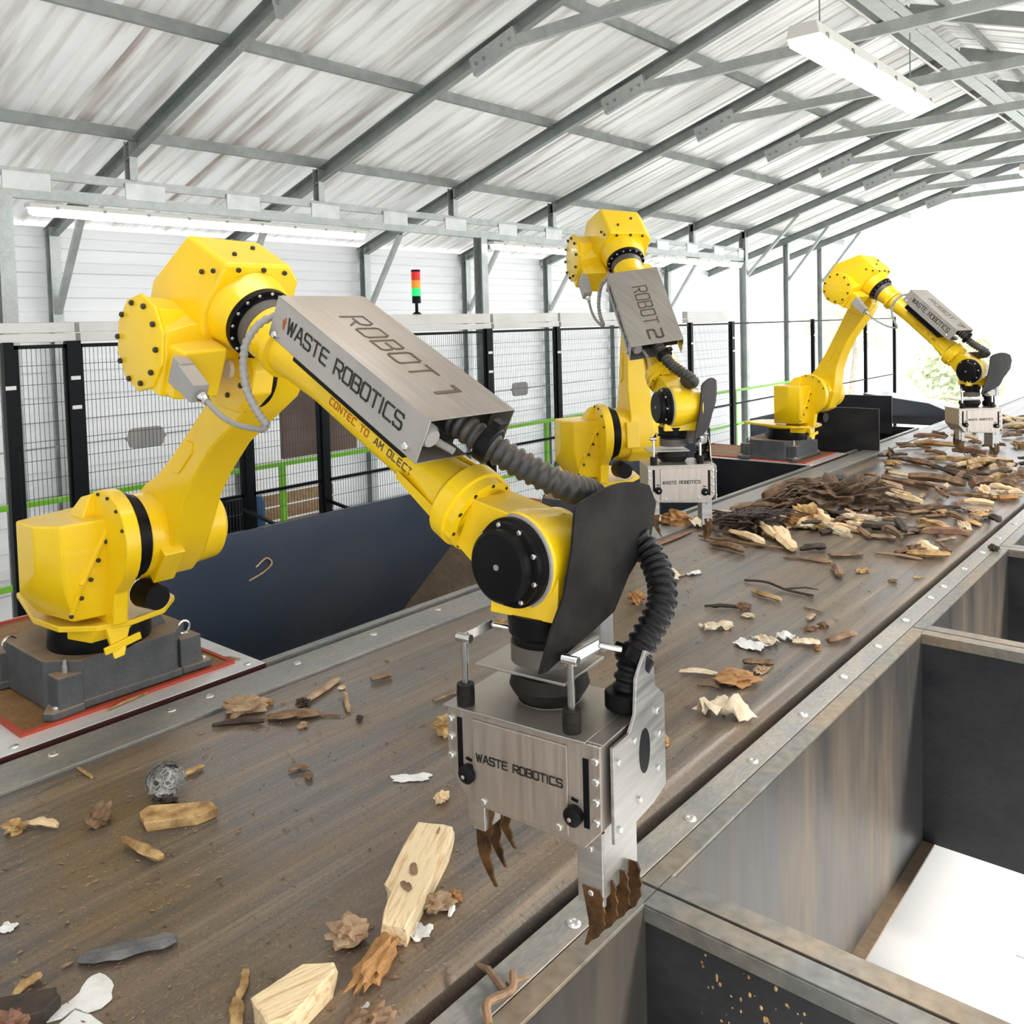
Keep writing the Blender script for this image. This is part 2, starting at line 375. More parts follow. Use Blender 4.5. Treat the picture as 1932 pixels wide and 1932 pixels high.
# lamp girder along x=-7.5 with posts and columns
gt = thing('lamp_girder', (-7.5, 6, 2.7), 'long slotted galvanized girder carrying the tube lamps above the fence', 'girder')
q = M(); q.beam((-7.5, -1.5, 2.82), (-7.5, 15.8, 2.82), .05, .07); q.build('top_rail', 'galv', gt, smooth=0)
q = M(); q.beam((-7.5, -1.5, 2.66), (-7.5, 15.8, 2.66), .08, .09); q.build('lower_rail', 'galv', gt, smooth=0)
y = -1.2
while y < 15.6:
    q = M(); q.box((-7.47, y, 2.68), (-7.455, y+.36, 2.82)); q.build('splice_plate', 'galv_light', gt, smooth=0); y += .98
for i, y in enumerate(YR):
    if i < 3 or i > 10: continue
    q = M(); q.cbeam((-7.5, y, 2.85), (-7.5, y, 3.19), .07, .09, .006, up=(1, 0, 0))
    tag(q.build('hanger_post', 'galv', smooth=0), 'short galvanized post between girder and rafter, %s from the near end' % ORD[i-3], 'post', 'girder hanger posts')
cn = ['at the left edge of the picture', 'in front of the wall left of the middle robot', 'at the far end of the lamp girder']
for j, y in enumerate((2.72, 8.28, 15.75)):
    q = M(); q.cbeam((-7.5, y, -2.6), (-7.5, y, 3.1 if j == 2 else 2.62), .11, .13, .008, up=(1, 0, 0))
    tag(q.build('steel_column', 'galv', smooth=0), 'tall galvanized steel column '+cn[j], 'column', 'girder columns')
for j, y in enumerate((17.75, 19.6)):
    q = M(); q.cbeam((-7.5, y, -2.6), (-7.5, y, 3.1), .09, .1, .008, up=(1, 0, 0)); q.beam((-7.45, y, 2.3), (-6.6, y, 3.35), .05, .05)
    tag(q.build('steel_column', 'galv', smooth=0), 'pale braced column beyond the lamp girder, %s one' % ('nearer' if j == 0 else 'farther'), 'column', 'far braced columns')
q = M(); q.beam((-7.45, 15.8, 2.35), (-6.4, 15.8, 3.42), .06, .05); tag(q.build('knee_brace', 'galv', smooth=0), 'slanting brace rising right from the last girder column', 'brace')
wl = ['at the left behind the first column', 'hidden behind the near robot elbow', 'left of the signal tower', 'right of the signal tower', 'left of the middle robot elbow', 'behind the middle robot', 'behind the middle robot cover', 'at the right end of the siding', 'past the last column']
for i, y in enumerate((3.78, 5.79, 7.8, 9.78, 11.78, 13.76, 15.76)):
    t = thing('wall_post', (-9.2, y, -2.6), 'galvanized wall post with slanting brace '+wl[i], 'wall post', 'braced wall posts')
    q = M(); q.cbeam((-9.17, y, -2.6), (-9.17, y, 2.6), .10, .10, .006, up=(1, 0, 0)); q.build('post', 'galv', t, smooth=0)
    q = M(); q.beam((-9.12, y, 1.75), (-8.45, y, 2.72), .06, .05); q.build('brace', 'galv', t, smooth=0)

# tube lamps and hanging lamp
def lamp_area(loc, sx, sy, pw, rot=(0, 0, 0)):
    a = bpy.data.lights.new('lamp_light', 'AREA'); a.shape = 'RECTANGLE'; a.size = sx; a.size_y = sy; a.energy = pw; a.color = (1, .98, .95)
    o = bpy.data.objects.new('lamp_light', a); C.objects.link(o); o.location = loc; o.rotation_euler = rot; return o
tl = ['long lit tube lamp under the girder behind the near robot', 'lit tube lamp under the girder left of the middle robot', 'lit tube lamp under the girder right of the middle robot']
for j, (ya, yb_) in enumerate(((2.86, 6.3), (8.35, 11.4), (12.3, 15.4))):
    t = thing('tube_lamp', (-7.36, ya, 2.5), tl[j], 'lamp', 'tube lamps under the girder')
    q = M(); q.box((-7.44, ya, 2.53), (-7.33, yb_, 2.57)); bd = q.build('lamp_housing', 'lamp_body', t, bevel=.01)
    q = M(); q.lathe((-7.385, ya+.02, 2.515), (0, 1, 0), ((0, .03), (.03, .045), (yb_-ya-.07, .045), (yb_-ya-.04, .03)), 16); q.build('tube', 'lamp_on', t)
    n_ = int((yb_-ya)/.38)
    for i in range(n_):
        q = M(); q.box((-7.335, ya+.2+i*.38, 2.525), (-7.325, ya+.225+i*.38, 2.55)); q.build('clip', 'galv_dark', bd)
def hang_lamp(x, y0, y1, zz, label):
    t = thing('hanging_lamp', (x, y0, zz), label, 'lamp', 'hanging lamps under the ridge')
    wd = .23
    q = M(); q.prism([(-wd/2, 0), (wd/2, 0), (wd/2-.02, .09), (-wd/2+.02, .09)], lambda p: V((x+p[0], p[2], zz+p[1])), y0, y1); bd = q.build('lamp_housing', 'lamp_body', t, bevel=.008)
    q = M(); q.prism([(-wd/2+.005, 0), (-wd/2+.02, -.055), (wd/2-.02, -.055), (wd/2-.005, 0)], lambda p: V((x+p[0], p[2], zz+p[1])), y0+.01, y1-.01); q.build('diffuser', 'lamp_on', t, bevel=.01)
    for i in range(6):
        for s in (-1, 1):
            q = M(); yy = y0+.12+i*(y1-y0-.24)/5; q.box((x+s*wd/2-.006, yy, zz-.01), (x+s*wd/2+.006, yy+.03, zz+.03)); q.build('clip', 'galv_dark', bd)
    for yy in (y0+.3, y1-.3):
        q = M(); q.cyl((x, yy, zz+.07), (x, yy, 3.92), .006, seg=6); q.build('hanger', 'galv_dark', t)
hang_lamp(-2.3, 5.75, 8.4, 3.35, 'bright hanging lamp under the ridge at the upper right')
hang_lamp(-2.3, 13.2, 15.8, 3.35, 'added farther fill lamp under the ridge at the right edge')  # part of a lamp row added for more light in the hall
hang_lamp(-2.3, .2, 2.85, 3.35, 'unseen fill lamp added over the near end of the belt')  # out of view, added to brighten the near belt
hang_lamp(-2.3, -4.6, -1.95, 3.35, 'unseen fill lamp added behind the near end of the belt')  # out of view, added behind the camera as indoor fill
lamp_area((-2.3, 7.07, 3.28), .18, 2.6, 40); lamp_area((-2.3, 1.5, 3.30), .18, 2.6, 40); lamp_area((-2.3, -3.3, 3.30), .18, 2.6, 40); lamp_area((-2.3, 14.5, 3.30), .18, 2.6, 40)  # first belongs to the seen hanging lamp, the others to the added ones
q = M(); q.cyl((-2.55, -3, 4.02), (-2.55, 20, 4.02), .012, seg=8); tag(q.build('conduit', 'lamp_body', smooth=0), 'thin white conduit running lengthwise under the ridge', 'conduit')

# ---------------------------------------------------------------- conveyor
cv = thing('conveyor', (-2.27, 10, -.1), 'wide dusty conveyor belt running away through the hall', 'conveyor belt')
q = M(); P = []
for i in range(81):
    t = i/80; x = -3.16+t*1.75; zz = -.012
    
    if t > .965: zz -= .05*((t-.965)/.035)**2
    P.append((x, zz))
P += [(-1.412, -.14), (-3.16, -.14)]
q.prism(P, lambda p: V((p[0], p[2], p[1])), -2, 26); q.build('belt', 'belt', cv, smooth=40)
q = M(); q.box((-1.35, -2, -.05), (-1.259, 26, 0)); q.box((-1.35, -2, -.3), (-1.343, 26, -.045)); q.build('side_rail', 'frame', cv, bevel=.003)
q = M(); q.box((-3.375, -2, -.05), (-3.162, 26, 0.0)); q.build('side_rail', 'frame', cv, bevel=.003)
q = M(); q.box((-3.40, -2, -.3), (-1.36, 26, -.25)); q.build('under_tray', 'bin_dark', cv, smooth=0)
for (x, yy) in ((-1.292, 1.704), (-1.291, 2.296), (-1.294, 2.735), (-1.298, 3.177), (-1.304, 3.62), (-1.303, 4.051), (-1.309, 4.483), (-1.311, 4.923), (-1.308, 5.168), (-1.305, 5.6), (-1.305, 6.05), (-1.305, 6.5), (-1.305, 7),
                (-3.3, 1.271), (-3.3, 1.725), (-3.3, 1.892), (-3.305, 2.333), (-3.31, 2.789), (-3.32, 3.244), (-3.32, 3.9), (-3.32, 6.3)):
    q = M(); q.lathe((x, yy, 0.0), (0, 0, 1), ((0, .019), (.004, .017), (.006, .010), (.0045, .006)), 14); q.build('rail_bolt', 'silver_bolt', cv)

# ---------------------------------------------------------------- chutes right of the belt
def bin_(x0, x1, y0, y1, label, dep=1.0):
    t = thing('sorting_bin', ((x0+x1)/2, (y0+y1)/2, -dep), label, 'sorting bin', 'open sorting bins right of the belt')
    r = .068; q = M()
    q.box((x0-.055, y0, -.012), (x0+.006, y1, 0.0)); q.box((x1-.006, y0, -.012), (x1+.06, y1, 0)); q.box((x0, y0, -.012), (x1, y0+r, 0)); q.box((x0, y1-r, -.012), (x1, y1, 0))
    q.box((x0, y0+r, -.045), (x1, y0+r+.004, -.005)); q.box((x0, y1-r-.004, -.045), (x1, y1-r, -.005))
    q.build('rim', 'bin_rim', t, bevel=.004)
    q = M(); q.box((x0, y0+r-.006, -dep), (x0+.008, y1-r+.006, -.01)); q.build('belt_side_panel', 'bin_side', t, smooth=0)
    q = M(); q.box((x1-.008, y0+r, -dep), (x1, y1-r, -.01)); q.build('outer_panel', 'bin_dark', t, smooth=0)
    q = M(); q.box((x0, y0+r-.008, -dep), (x1, y0+r, -.01)); q.build('near_panel', 'bin_dark', t, smooth=0)
    q = M(); q.box((x0, y1-r, -dep), (x1, y1-r+.008, -.01)); q.build('far_panel', 'bin_dark', t, smooth=0)
    q = M(); q.box((x0, y0+r, -dep-.01), (x0+.06, y1-r, -dep)); q.build('bottom_lip', 'bin_brown', t, smooth=0)
bin_(-1.2, 1.2, -1.2, 1.945, 'nearest open steel bin, flecked with sawdust, at the bottom right corner')
bin_(-1.2, 1.2, 1.955, 4.40, 'second open steel bin showing the white bay floor below')
bin_(-1.2, 1.2, 4.41, 6.29, 'third open steel bin with an ochre stained side at the right edge')
bin_(-1.2, 1.2, 6.30, 8.7, 'fourth open steel bin, barely seen at the right edge of the belt')
q = M(); q.box((-4.5, .5, -2.55), (3.5, 14, -2.5)); 
struct(q.build('floor', 'bay_floor', smooth=0))
for i in range(2):
    q = M(); q.box((-1.1, 3.6+i*2.4, -2.4999), (3.4, 3.612+i*2.4, -2.497)); struct(q.build('trim_%d' % (i+1), 'tray', smooth=0))
# sawdust flecks caught on the near bin wall
random.seed(5)
q = M()
for i in range(800):
    x = -1.05+abs(random.gauss(.28, .17)); zz = -random.random()**.7*.75-.03; s = random.uniform(.0012, .0052)
    q.ball((x, 1.876, zz), s, (1, .4, random.uniform(.8, 2)), 0)
tag(q.build('sawdust', 'deb_Y', smooth=0), 'yellow sawdust flecks clinging to the near bin wall', 'sawdust', kind='stuff')

# ---------------------------------------------------------------- left side: robot platforms and chutes
def platform(y0, y1, label, yp0, yp1, xb=-5.1):
    t = thing('robot_platform', (-4.2, (y0+y1)/2, -.02), label, 'platform', 'steel platforms under the robots')
    q = M(); q.box((xb, y0, -.03), (-3.43, y1, 0.0)); q.box((xb, y0+.002, -.9), (-3.46, y0+.012, -.03)); q.box((xb, y1-.012, -.9), (-3.46, y1-.002, -.03)); q.build('deck_plate', 'plate', t, bevel=.002)
    q = M(); q.box((-3.43, y0, -.07), (-3.424, y1, -.002)); q.build('edge_strip', 'edge_red', t, smooth=0)
    q = M(); q.box((-5.0, yp0, 0.0), (-3.56, yp1, .008)); pd = q.build('rust_sheet', 'rust_pad', t)
    q = M(); q.box((-3.56, yp0-.02, .0005), (-3.535, yp1+.02, .013)); q.box((-5.0, yp0-.02, .0005), (-3.56, yp0, .013)); q.box((-5.0, yp1, .0005), (-3.56, yp1+.02, .013)); q.box((-5.02, yp0-.02, .0005), (-5.0, yp1+.02, .02)); q.build('red_border', 'red', t)
    for x, yy in ((-3.48, y0+.08), (-3.48, y1-.06)):
        q = M(); q.lathe((x, yy, 0), (0, 0, 1), ((0, .016), (.005, .014), (.007, .008)), 10); q.build('deck_bolt', 'silver_bolt', t)
platform(1.128, 2.25, 'white steel platform with red edged rusty sheet under the nearest robot', 1.27, 2.14)
platform(4.79, 5.91, 'steel platform under the middle robot', 4.93, 5.80)
platform(8.70, 9.72, 'steel platform with faded red sheet under the farthest robot', 8.82, 9.62)
def chute(y0, y1, label, slope=True):
    t = thing('side_chute', (-4, (y0+y1)/2, -.9), label, 'chute', 'side chutes between the robots')
    q = M(); q.box((-4.575, y0+.001, -.9), (-4.56, y1-.001, .33)); q.build('back_panel', 'bin_blue', t, bevel=.002)
    q = M(); q.box((-3.47, y0, -.05), (-3.428, y1, 0.0)); q.box((-3.445, y0, -.9), (-3.43, y1, -.04)); q.build('front_rail', 'frame', t, bevel=.002)
    if slope:
        q = M(); q.prism([(y1, .0), (y1-.6, -.42), (y1-1.25, -.9), (y1-1.2, -.92), (y1+.005, -.02)], lambda p: V((p[2], p[0], p[1])), -4.56, -3.445); q.build('sloped_panel', 'bin_brown', t, smooth=0)
        q = M(); q.box((-4.56, y0, -.92), (-3.445, y1, -.9)); q.build('bottom_panel', 'bin_dark', t, smooth=0)
    else:
        q = M(); q.box((-4.56, y1-.02, -.9), (-3.445, y1, -.0)); q.build('far_panel', 'bin_dark', t, smooth=0)
        q = M(); q.box((-4.56, y0, -.92), (-3.445, y1, -.9)); q.build('bottom_panel', 'bin_dark', t, smooth=0)
chute(2.25, 4.79, 'dark blue steel chute between the nearest and middle robots')
chute(5.91, 8.70, 'dark steel chute between the middle and farthest robots', False)
chute(9.72, 12.4, 'dark steel chute beyond the farthest robot', False)
chute(-1.6, 1.128, 'steel chute before the nearest robot', False)
q = M(); q.box((-4.5, 12.3, -.1), (-3.75, 12.33, .42)); tag(q.build('steel_panel', 'bin_dark', bevel=.003), 'upright dark steel panel behind the farthest robot', 'panel')
q = M(); q.box((-4.2, 10.05, -.1), (-3.3+.1, 10.07, .47)); tag(q.build('steel_panel', 'bin_dark', bevel=.003), 'square dark steel panel right of the farthest robot base', 'panel')
t = thing('control_cabinet', (-4.6, 15, 0), 'low blue grey cabinet with a sloping lid beyond the farthest robot', 'cabinet')
q = M(); q.hull([(-4.9, 14.6, -.2), (-3.6, 14.6, -.2), (-4.9, 15.3, -.2), (-3.6, 15.3, -.2), (-4.9, 14.6, .25), (-3.9, 14.6, .12), (-4.9, 15.3, .25), (-3.9, 15.3, .12), (-3.6, 14.6, 0), (-3.6, 15.3, 0)]); q.build('body', 'bin_blue', t, bevel=.01)
q = M(); q.box((-4.95, 14.55, -.22), (-3.55, 14.59, -.1)); q.build('plinth', 'bin_dark', t)

# ---------------------------------------------------------------- safety fence
FX = -5.85; FT_, FBm = 1.46, -.95
posts = [(1.5, ''), (2.11, ''), (2.50, ''), (3.75, ''), (4.47, ''), (6.53, ''), (7.66, ''), (10.63, ''), (11.86, ''), (14.93, ''), (17.6, ''), (19.4, '')]
pl = ['off the left edge', 'slim one at the left edge of the picture', 'thick one left of the nearest robot elbow', 'behind the lower arm of the nearest robot', 'seen under the forearm of the nearest robot', 'left of the middle robot with white tags', 'just left of the middle robot shoulder', 'behind the cover of the middle robot', 'double one right of the middle robot', 'left of the farthest robot arm', 'right of the farthest robot elbow', 'last one under the farthest forearm']
for i, (y, _) in enumerate(posts):
    if i == 0: continue
    wd = .09 if i in (2, 5, 8) else .06
    t = thing('fence_post', (FX, y, FBm), 'black fence post '+pl[i], 'fence post', 'black fence posts')
    q = M(); q.box((FX-.03, y-wd/2, FBm-1.6), (FX+.03, y+wd/2, FT_+.02)); q.build('post', 'fence_black', t, bevel=.004)
    for zz in ((1.24, 1.05) if i in (2, 5, 8) else (1.2,)):
        q = M(); q.box((FX+.03, y-.03, zz-.012), (FX+.033, y+.03, zz+.012)); q.build('tag', 'white_cap', t)
for i in range(1, len(posts)-1):
    y0, y1 = posts[i][0]+.04, posts[i+1][0]-.04
    if i in (10,): pass
    t = thing('wire_fence', (FX, y0, FBm), 'black wire mesh fence section, %s from the left' % ORD[i-1], 'wire fence', 'wire mesh fence sections')
    q = M()
    for zz in (FT_-.012, .27, FBm+.02): q.box((FX-.012, y0, zz-.012), (FX+.012, y1, zz+.012))
    q.box((FX-.012, y0, FBm), (FX+.012, y0+.02, FT_)); q.box((FX-.012, y1-.02, FBm), (FX+.012, y1, FT_)); q.build('frame', 'fence_black', t, smooth=0)
    q = M(); n_ = int((y1-y0)/.027)
    for j in range(n_):
        yy = y0+(j+.5)*(y1-y0)/n_; q.beam((FX, yy, FBm), (FX, yy, FT_), .0026, .0026, up=(1, 0, 0))
    zz = FBm+.12
    while zz < FT_: q.beam((FX+.003, y0, zz), (FX+.003, y1, zz), .0036, .0036); zz += .12
    if i < 8: q.build('mesh', 'wire', t, smooth=0)
    else: q.b.free()
t = thing('cable_trunking', (-5.9, 5, 1.55), 'beige cable trunking along the top of the fence', 'trunking')
for j, (a, b_) in enumerate(((-.6, 2.53), (2.56, 5.2), (5.23, 6.6), (6.64, 7.72), (7.76, 9.6), (10.6, 11.8))):
    q = M(); q.box((-5.95, a, 1.475), (-5.86, b_, 1.53)); q.box((-5.95, a, 1.535), (-5.87, b_, 1.60 + .03*(a > 5))); q.build('tray_section', 'tray', t, bevel=.003)
st = thing('signal_tower', (-5.88, 5.6, 1.63), 'red, amber and green signal light tower on the fence trunking', 'signal light')
zc = 1.63
for nm, m, h, r in (('foot', 'fence_black', .02, .045), ('stem', 'fence_black', .08, .015), ('base', 'fence_black', .065, .04), ('green_lens', 'tl_green', .072, .042), ('amber_lens', 'tl_amber', .072, .042), ('red_lens', 'tl_red', .078, .042), ('cap', 'fence_black', .018, .043)):
    q = M(); q.lathe((-5.88, 5.6, zc), (0, 0, 1), ((0, r), (h, r*(.98 if nm != 'foot' else .5))), 20); q.build(nm, m, st); zc += h
# bars bracing the chute behind the near fence
for a, b_, lb in (((FX, 3.70, .17), (FX+.9, 3.70, .02), 'thin dark brace bar leaving the fence behind the nearest lower arm'), ((FX, 4.47, .11), (FX+1.0, 4.47, -.02), 'thin dark brace bar leaving the fence under the near forearm')):
    q = M(); q.beam(a, b_, .022, .022); tag(q.build('brace_bar', 'fence_black', smooth=0), lb, 'bar')
# green handrails of the walkway
t = thing('handrail', (-7, 5, -2.6), 'long green walkway handrail behind the fence', 'handrail')
for zz in (.26, -.34):
    q = M(); q.beam((-7, 0, zz), (-7, 18, zz), .05, .04); q.build('rail', 'green', t, bevel=.004)
for yy in (1.5, 2.3, 4.86, 6.9, 8.9, 10.9, 12.6, 14.3, 17.5):
    q = M(); q.beam((-7, yy, -2.55), (-7, yy, .25), .05, .05, up=(1, 0, 0)); q.build('post', 'green', t, bevel=.004)
t = None
q = M(); q.box((-9.23, -5, -1.1), (-7.03, 19, -1.0)); tag(q.build('walkway_deck', 'bay_floor', smooth=0), 'pale walkway deck behind the fence', 'walkway')
# things beyond the fence
q = M(); q.box((-6.34, 4.39, .42), (-6.30, 5.19, 1.0)); tag(q.build('notice_board', 'panel_brown', bevel=.004), 'brown board hanging behind the fence under the near forearm', 'board')
for y, zz, s, lb in ((3.2, .745, .16, 'dark grey oval plate behind the fence left of the nearest arm'), (7.56, .79, .15, 'pale grey oval plate behind the fence left of the middle robot')):
    q = M(); pc = [(-s, 0), (-s*.85, .02), (-s*.8, .06), (-s*.6, .075), (s*.6, .075), (s*.8, .06), (s*.85, .02), (s, 0), (s*.85, -.02), (s*.8, -.06), (s*.6, -.075), (-s*.6, -.075), (-s*.8, -.06), (-s*.85, -.02)]
    q.prism([(a, b_) for a, b_ in pc], lambda p: V((-6.32+p[2], y+p[0], zz+p[1])), 0, .02); tag(q.build('oval_plate', 'grey_plastic', smooth=0), lb, 'plate')
q = M(); q.beam((-6.33, 1.5, .74), (-6.33, 9, .80), .008, .008); tag(q.build('wire_rope', 'galv_dark', smooth=0), 'thin wire rope stretched behind the fence at plate height', 'rope')
t = thing('wooden_crate', (-7.6, 5, -1), 'slatted wooden crate standing behind the fence', 'crate')
q = M()
q.box((-7.9, 4.35, -1.0), (-7.2, 5.6, -.98)); q.build('bottom', 'crate', t)
for j in range(7):
    q = M(); q.box((-7.22, 4.35, -.98+j*.135), (-7.2, 5.6, -.98+j*.135+.11)); q.build('slat', 'crate', t)
q = M(); q.box((-7.9, 4.35, -1), (-7.2, 4.37, -.02)); q.build('end_board', 'crate', t)
q = M(); q.lathe((-6.3, 3.88, -1.0), (0, 0, 1), ((0, .10), (.05, .11), (1.1, .11), (1.17, .09)), 24); tag(q.build('black_bin', 'fence_black', smooth=30), 'black cylindrical bin behind the fence near the robot shoulder', 'bin')
q = M(); q.lathe((-6.25, 4.1, -1.0), (0, 0, 1), ((0, .05), (1.1, .05), (1.16, .03)), 16); tag(q.build('gas_cylinder', 'barrel_blue', smooth=30), 'slim blue cylinder beside the black bin', 'cylinder')
q = M(); q.box((-8.4, 2.0, -1), (-8.0, 2.25, .95)); tag(q.build('wall_box', 'panel_brown', bevel=.01), 'brown box by the wall at the left edge behind the fence', 'box')

# ---------------------------------------------------------------- outside at the far end: trees
random.seed(11)
TL = ['pale tree far outside, directly behind the farthest robot', 'pale tree far outside, right of the farthest robot cover', 'pale tree far outside at the right edge', 'low pale shrub outside beyond the farthest robot', 'low pale shrub outside at the right']
for j, (x, y, h, r) in enumerate(((-16, 46, 7, 2.6), (-3, 44, 8, 3.2), (6, 54, 9, 3.8), (-9, 38, 3, 1.8), (3, 40, 3, 2.0))):
    t = thing('tree', (x, y, -2.6), TL[j], 'tree', 'trees outside the far end')
    q = M(); q.tube([(x, y, -2.6), (x+.2, y, h*.3-2.6), (x-.1, y+.1, h*.7-2.6)], [.22, .16, .06], 8); q.build('trunk', 'trunk', t)
    q = M()
    for i in range(700):
        u = V((random.gauss(0, 1), random.gauss(0, 1), random.gauss(0, 1))).normalized()*r*random.random()**.4
        c = V((x+u.x, y+u.y, h*.62-2.6+u.z*.85)); d = V((random.gauss(0, 1), random.gauss(0, 1), random.gauss(0, 1))).normalized(); e_ = d.orthogonal().normalized(); g_ = d.cross(e_); s = random.uniform(.12, .3)
        q.add([c+e_*s, c+g_*s*.6, c-e_*s, c-g_*s*.6], ((0, 1, 2, 3),))
    q.build('foliage', 'leaf', t, smooth=0)

# ---------------------------------------------------------------- robots
def robot(xb, yb, az, a, b, k, L3, ang, num, label, seed, kt=1, roll=0, toff=0, fg=0):
    e = V((math.cos(az), math.sin(az), 0)); n = V((-math.sin(az), math.cos(az), 0)); z = V((0, 0, 1))
    B = V((xb, yb, 0)); root = thing('industrial_robot', B, label, 'robot', 'robots along the belt')
    ua = math.sin(a)*e+math.cos(a)*z; wa = math.cos(a)*e-math.sin(a)*z
    f = math.cos(b)*e-math.sin(b)*z; g = math.sin(b)*e+math.cos(b)*z
    J2 = B+z*.02+k*(.312*e+.67*z); J3 = J2+k*1.075*ua; Q = J3+k*.225*g; J5 = Q+k*L3*f
    Rt = V((math.cos(ang), math.sin(ang), 0)); Nt = V((-math.sin(ang), math.cos(ang), 0))
    FB = frame(B+z*.012, V((1, 0, 0)), V((0, 1, 0)), z, k)           # base casting stays square to the belt
    FT = frame(B, e, n, z, k); FA = frame(J2, ua, wa, n, k); FQ = frame(Q, f, n, g, k); FW = frame(J5, Rt, Nt, z, k)
    FE = frame(J5, f, n, g, k); FV = frame(J5, e, n, z, k)
    def bolts(lst, r, h, name, m, par, F=None):
        for p, d in lst:
            q = M(); q.lathe(p, d, ((-.002, r), (h*.7, r), (h, r*.7)), 8); q.build(name, m, par)
    # base casting
    q = M(); main = [(.2, -.17), (.2, .23), (.1, .33), (-.3, .33), (-.38, .24), (-.38, -.17), (-.3, -.27), (.08, -.27)]
    q.prism(main, FB, 0.0, .2)
    q.prism([(-.39, -.2), (.205, -.2), (.205, .26), (-.39, .26)], FB, 0.0, .035)
    for sx, sy in ((.16, -.215), (.14, .31), (-.34, -.25), (-.34, .31)):
        q.box((sx-.05, sy-.05, 0), (sx+.05, sy+.05, .155), FB)
        t = V((sx-.0, sy, 0)); dx = .07 if sx > 0 else -.07; dy = -.05 if sy < 0 else .05
        q.hull([(sx-.06, sy-.05, 0), (sx+.06, sy-.05, 0), (sx-.06, sy+.05, 0), (sx+.06, sy+.05, 0), (sx+dx, sy+dy*1.6, 0), (sx+dx*.4, sy+dy*2.1, 0),
                (sx-.06, sy-.05, .032), (sx+.06, sy-.05, .032), (sx-.06, sy+.05, .032), (sx+.06, sy+.05, .032), (sx+dx, sy+dy*1.6, .032), (sx+dx*.4, sy+dy*2.1, .032)], FB)
    q.hull([(-.3, .12, .19), (-.2, .22, .19), (-.3, .3, .19), (-.36, .2, .19), (-.28, .16, .25), (-.22, .21, .25), (-.29, .27, .25)], FB)
    q.hull([(-.05, .2, .19), (.05, .2, .19), (.05, .28, .19), (-.05, .28, .19), (-.03, .21, .26), (.03, .21, .26), (.03, .25, .26), (-.03, .25, .26)], FB)
    base = q.build('base_casting', 'cast', root, bevel=.008)
    for sx, sy in ((.195, -.27), (.175, .375), (-.38, -.3)):
        bolts([(FB(V((sx, sy, .032))), z)], .014*k, .014*k, 'anchor_bolt', 'silver_bolt', base)
    q = M(); q.cyl(FB(V((.16, -.215, .155))), FB(V((.16, -.215, .185))), .012*k, seg=10); q.cyl(FB(V((.16, -.215, .18))), FB(V((.16, -.215, .21))), .009*k, seg=10)
    q.build('lifting_bolt', 'silver_bolt', base)
    for sx, sy in ((.13, .31), (-.3, -.25)):
        q = M(); c = FB(V((sx, sy, .185))); pts = [c+(e*.0+V((0, 1, 0))*math.cos(t)+z*math.sin(t))*.028*k for t in [i*math.pi/10 for i in range(21)]]
        q.tube(pts, .006*k, 8); q.cyl(FB(V((sx, sy, .15))), FB(V((sx, sy, .16))), .018*k, seg=12); q.build('eye_bolt', 'chrome', base)
    # slewing neck, shelf and turret
    q = M(); q.lathe(B+z*.2*k, z, ((0, .2*k), (.02*k, .205*k), (.13*k, .195*k), (.15*k, .185*k)), 40); q.build('slewing_ring', 'black', root)
    q = M(); sh = [(-.42, -.18), (.02, -.27), (.22, -.25), (.34, -.15), (.37, -.02), (.33, .13), (.2, .24), (0, .27), (-.25, .22), (-.4, .08)]
    q.prism(sh, FT, .35, .375); q.lathe(B+z*.33*k, z, ((0, .215*k), (.03*k, .24*k)), 36)
    q.hull([(.17, -.2, .3), (.3, -.16, .3), (.3, -.02, .3), (.2, 0, .3), (.17, -.2, .36), (.33, -.16, .36), (.35, .0, .36), (.2, 0, .36)], FT)
    q.build('turret_shelf', 'yellow', root, bevel=.006)
    q = M()   # motor cover, faceted
    q.hull([(.08, -.335, .79), (.25, -.335, .79), (.345, -.27, .79), (.35, -.06, .79), (-.02, -.06, .79), (.345, -.27, .585), (.35, -.06, .52), (.25, -.335, .60),
            (.08, -.335, .50), (.30, -.22, .40), (.33, -.06, .40), (.02, -.25, .39), (-.1, -.06, .39)], FT)
    mc = q.build('motor_cover', 'yellow', root, bevel=.01)
    q = M(); q.beam(FT(V((.308, -.235, .415))), FT(V((.349, -.205, .55))), .014*k, .016*k, up=n); q.beam(FT(V((.349, -.205, .55))), FT(V((.352, -.075, .785))), .014*k, .016*k, up=n); s2 = q.build('seam_flange', 'yellow', mc, bevel=.003)
    for i in range(6):
        t = i/5; p = FT(V((.316+.038*min(1, t*3), -.235+.16*t, .43+.34*t))); bolts([(p, e)], .0085*k, .008*k, 'seam_bolt', 'bolt', mc)
    # shoulder cheek
    q = M(); ck = [(.33+.2*math.cos(t), .70+.2*math.sin(t)) for t in [R(x) for x in range(-40, 200, 12)]]+[(.10, .56), (.06, .37), (.38, .37), (.40, .5)]
    q.prism([(x, y) for x, y in ck], frame(B, e, z, n, k), -.105, -.045)
    q.hull([(.12, -.16, .78), (.26, -.16, .78), (.12, -.05, .78), (.26, -.05, .78), (.17, -.12, .86), (.26, -.12, .88), (.17, -.05, .86), (.26, -.05, .88)], FT)
    q.hull([(.33, -.105, .37), (.385, -.105, .37), (.385, -.05, .37), (.33, -.05, .37), (.37, -.1, .66), (.41, -.1, .66), (.41, -.05, .66), (.37, -.05, .66)], FT)
    q.build('shoulder_housing', 'yellow', root, bevel=.008)
    bl = [(FT(V((.33+.183*math.cos(t), -.106, .70+.183*math.sin(t)))), -n) for t in [R(x) for x in range(20, 180, 26)]]
    bolts(bl, .007*k, .007*k, 'shoulder_bolt', 'bolt', root)
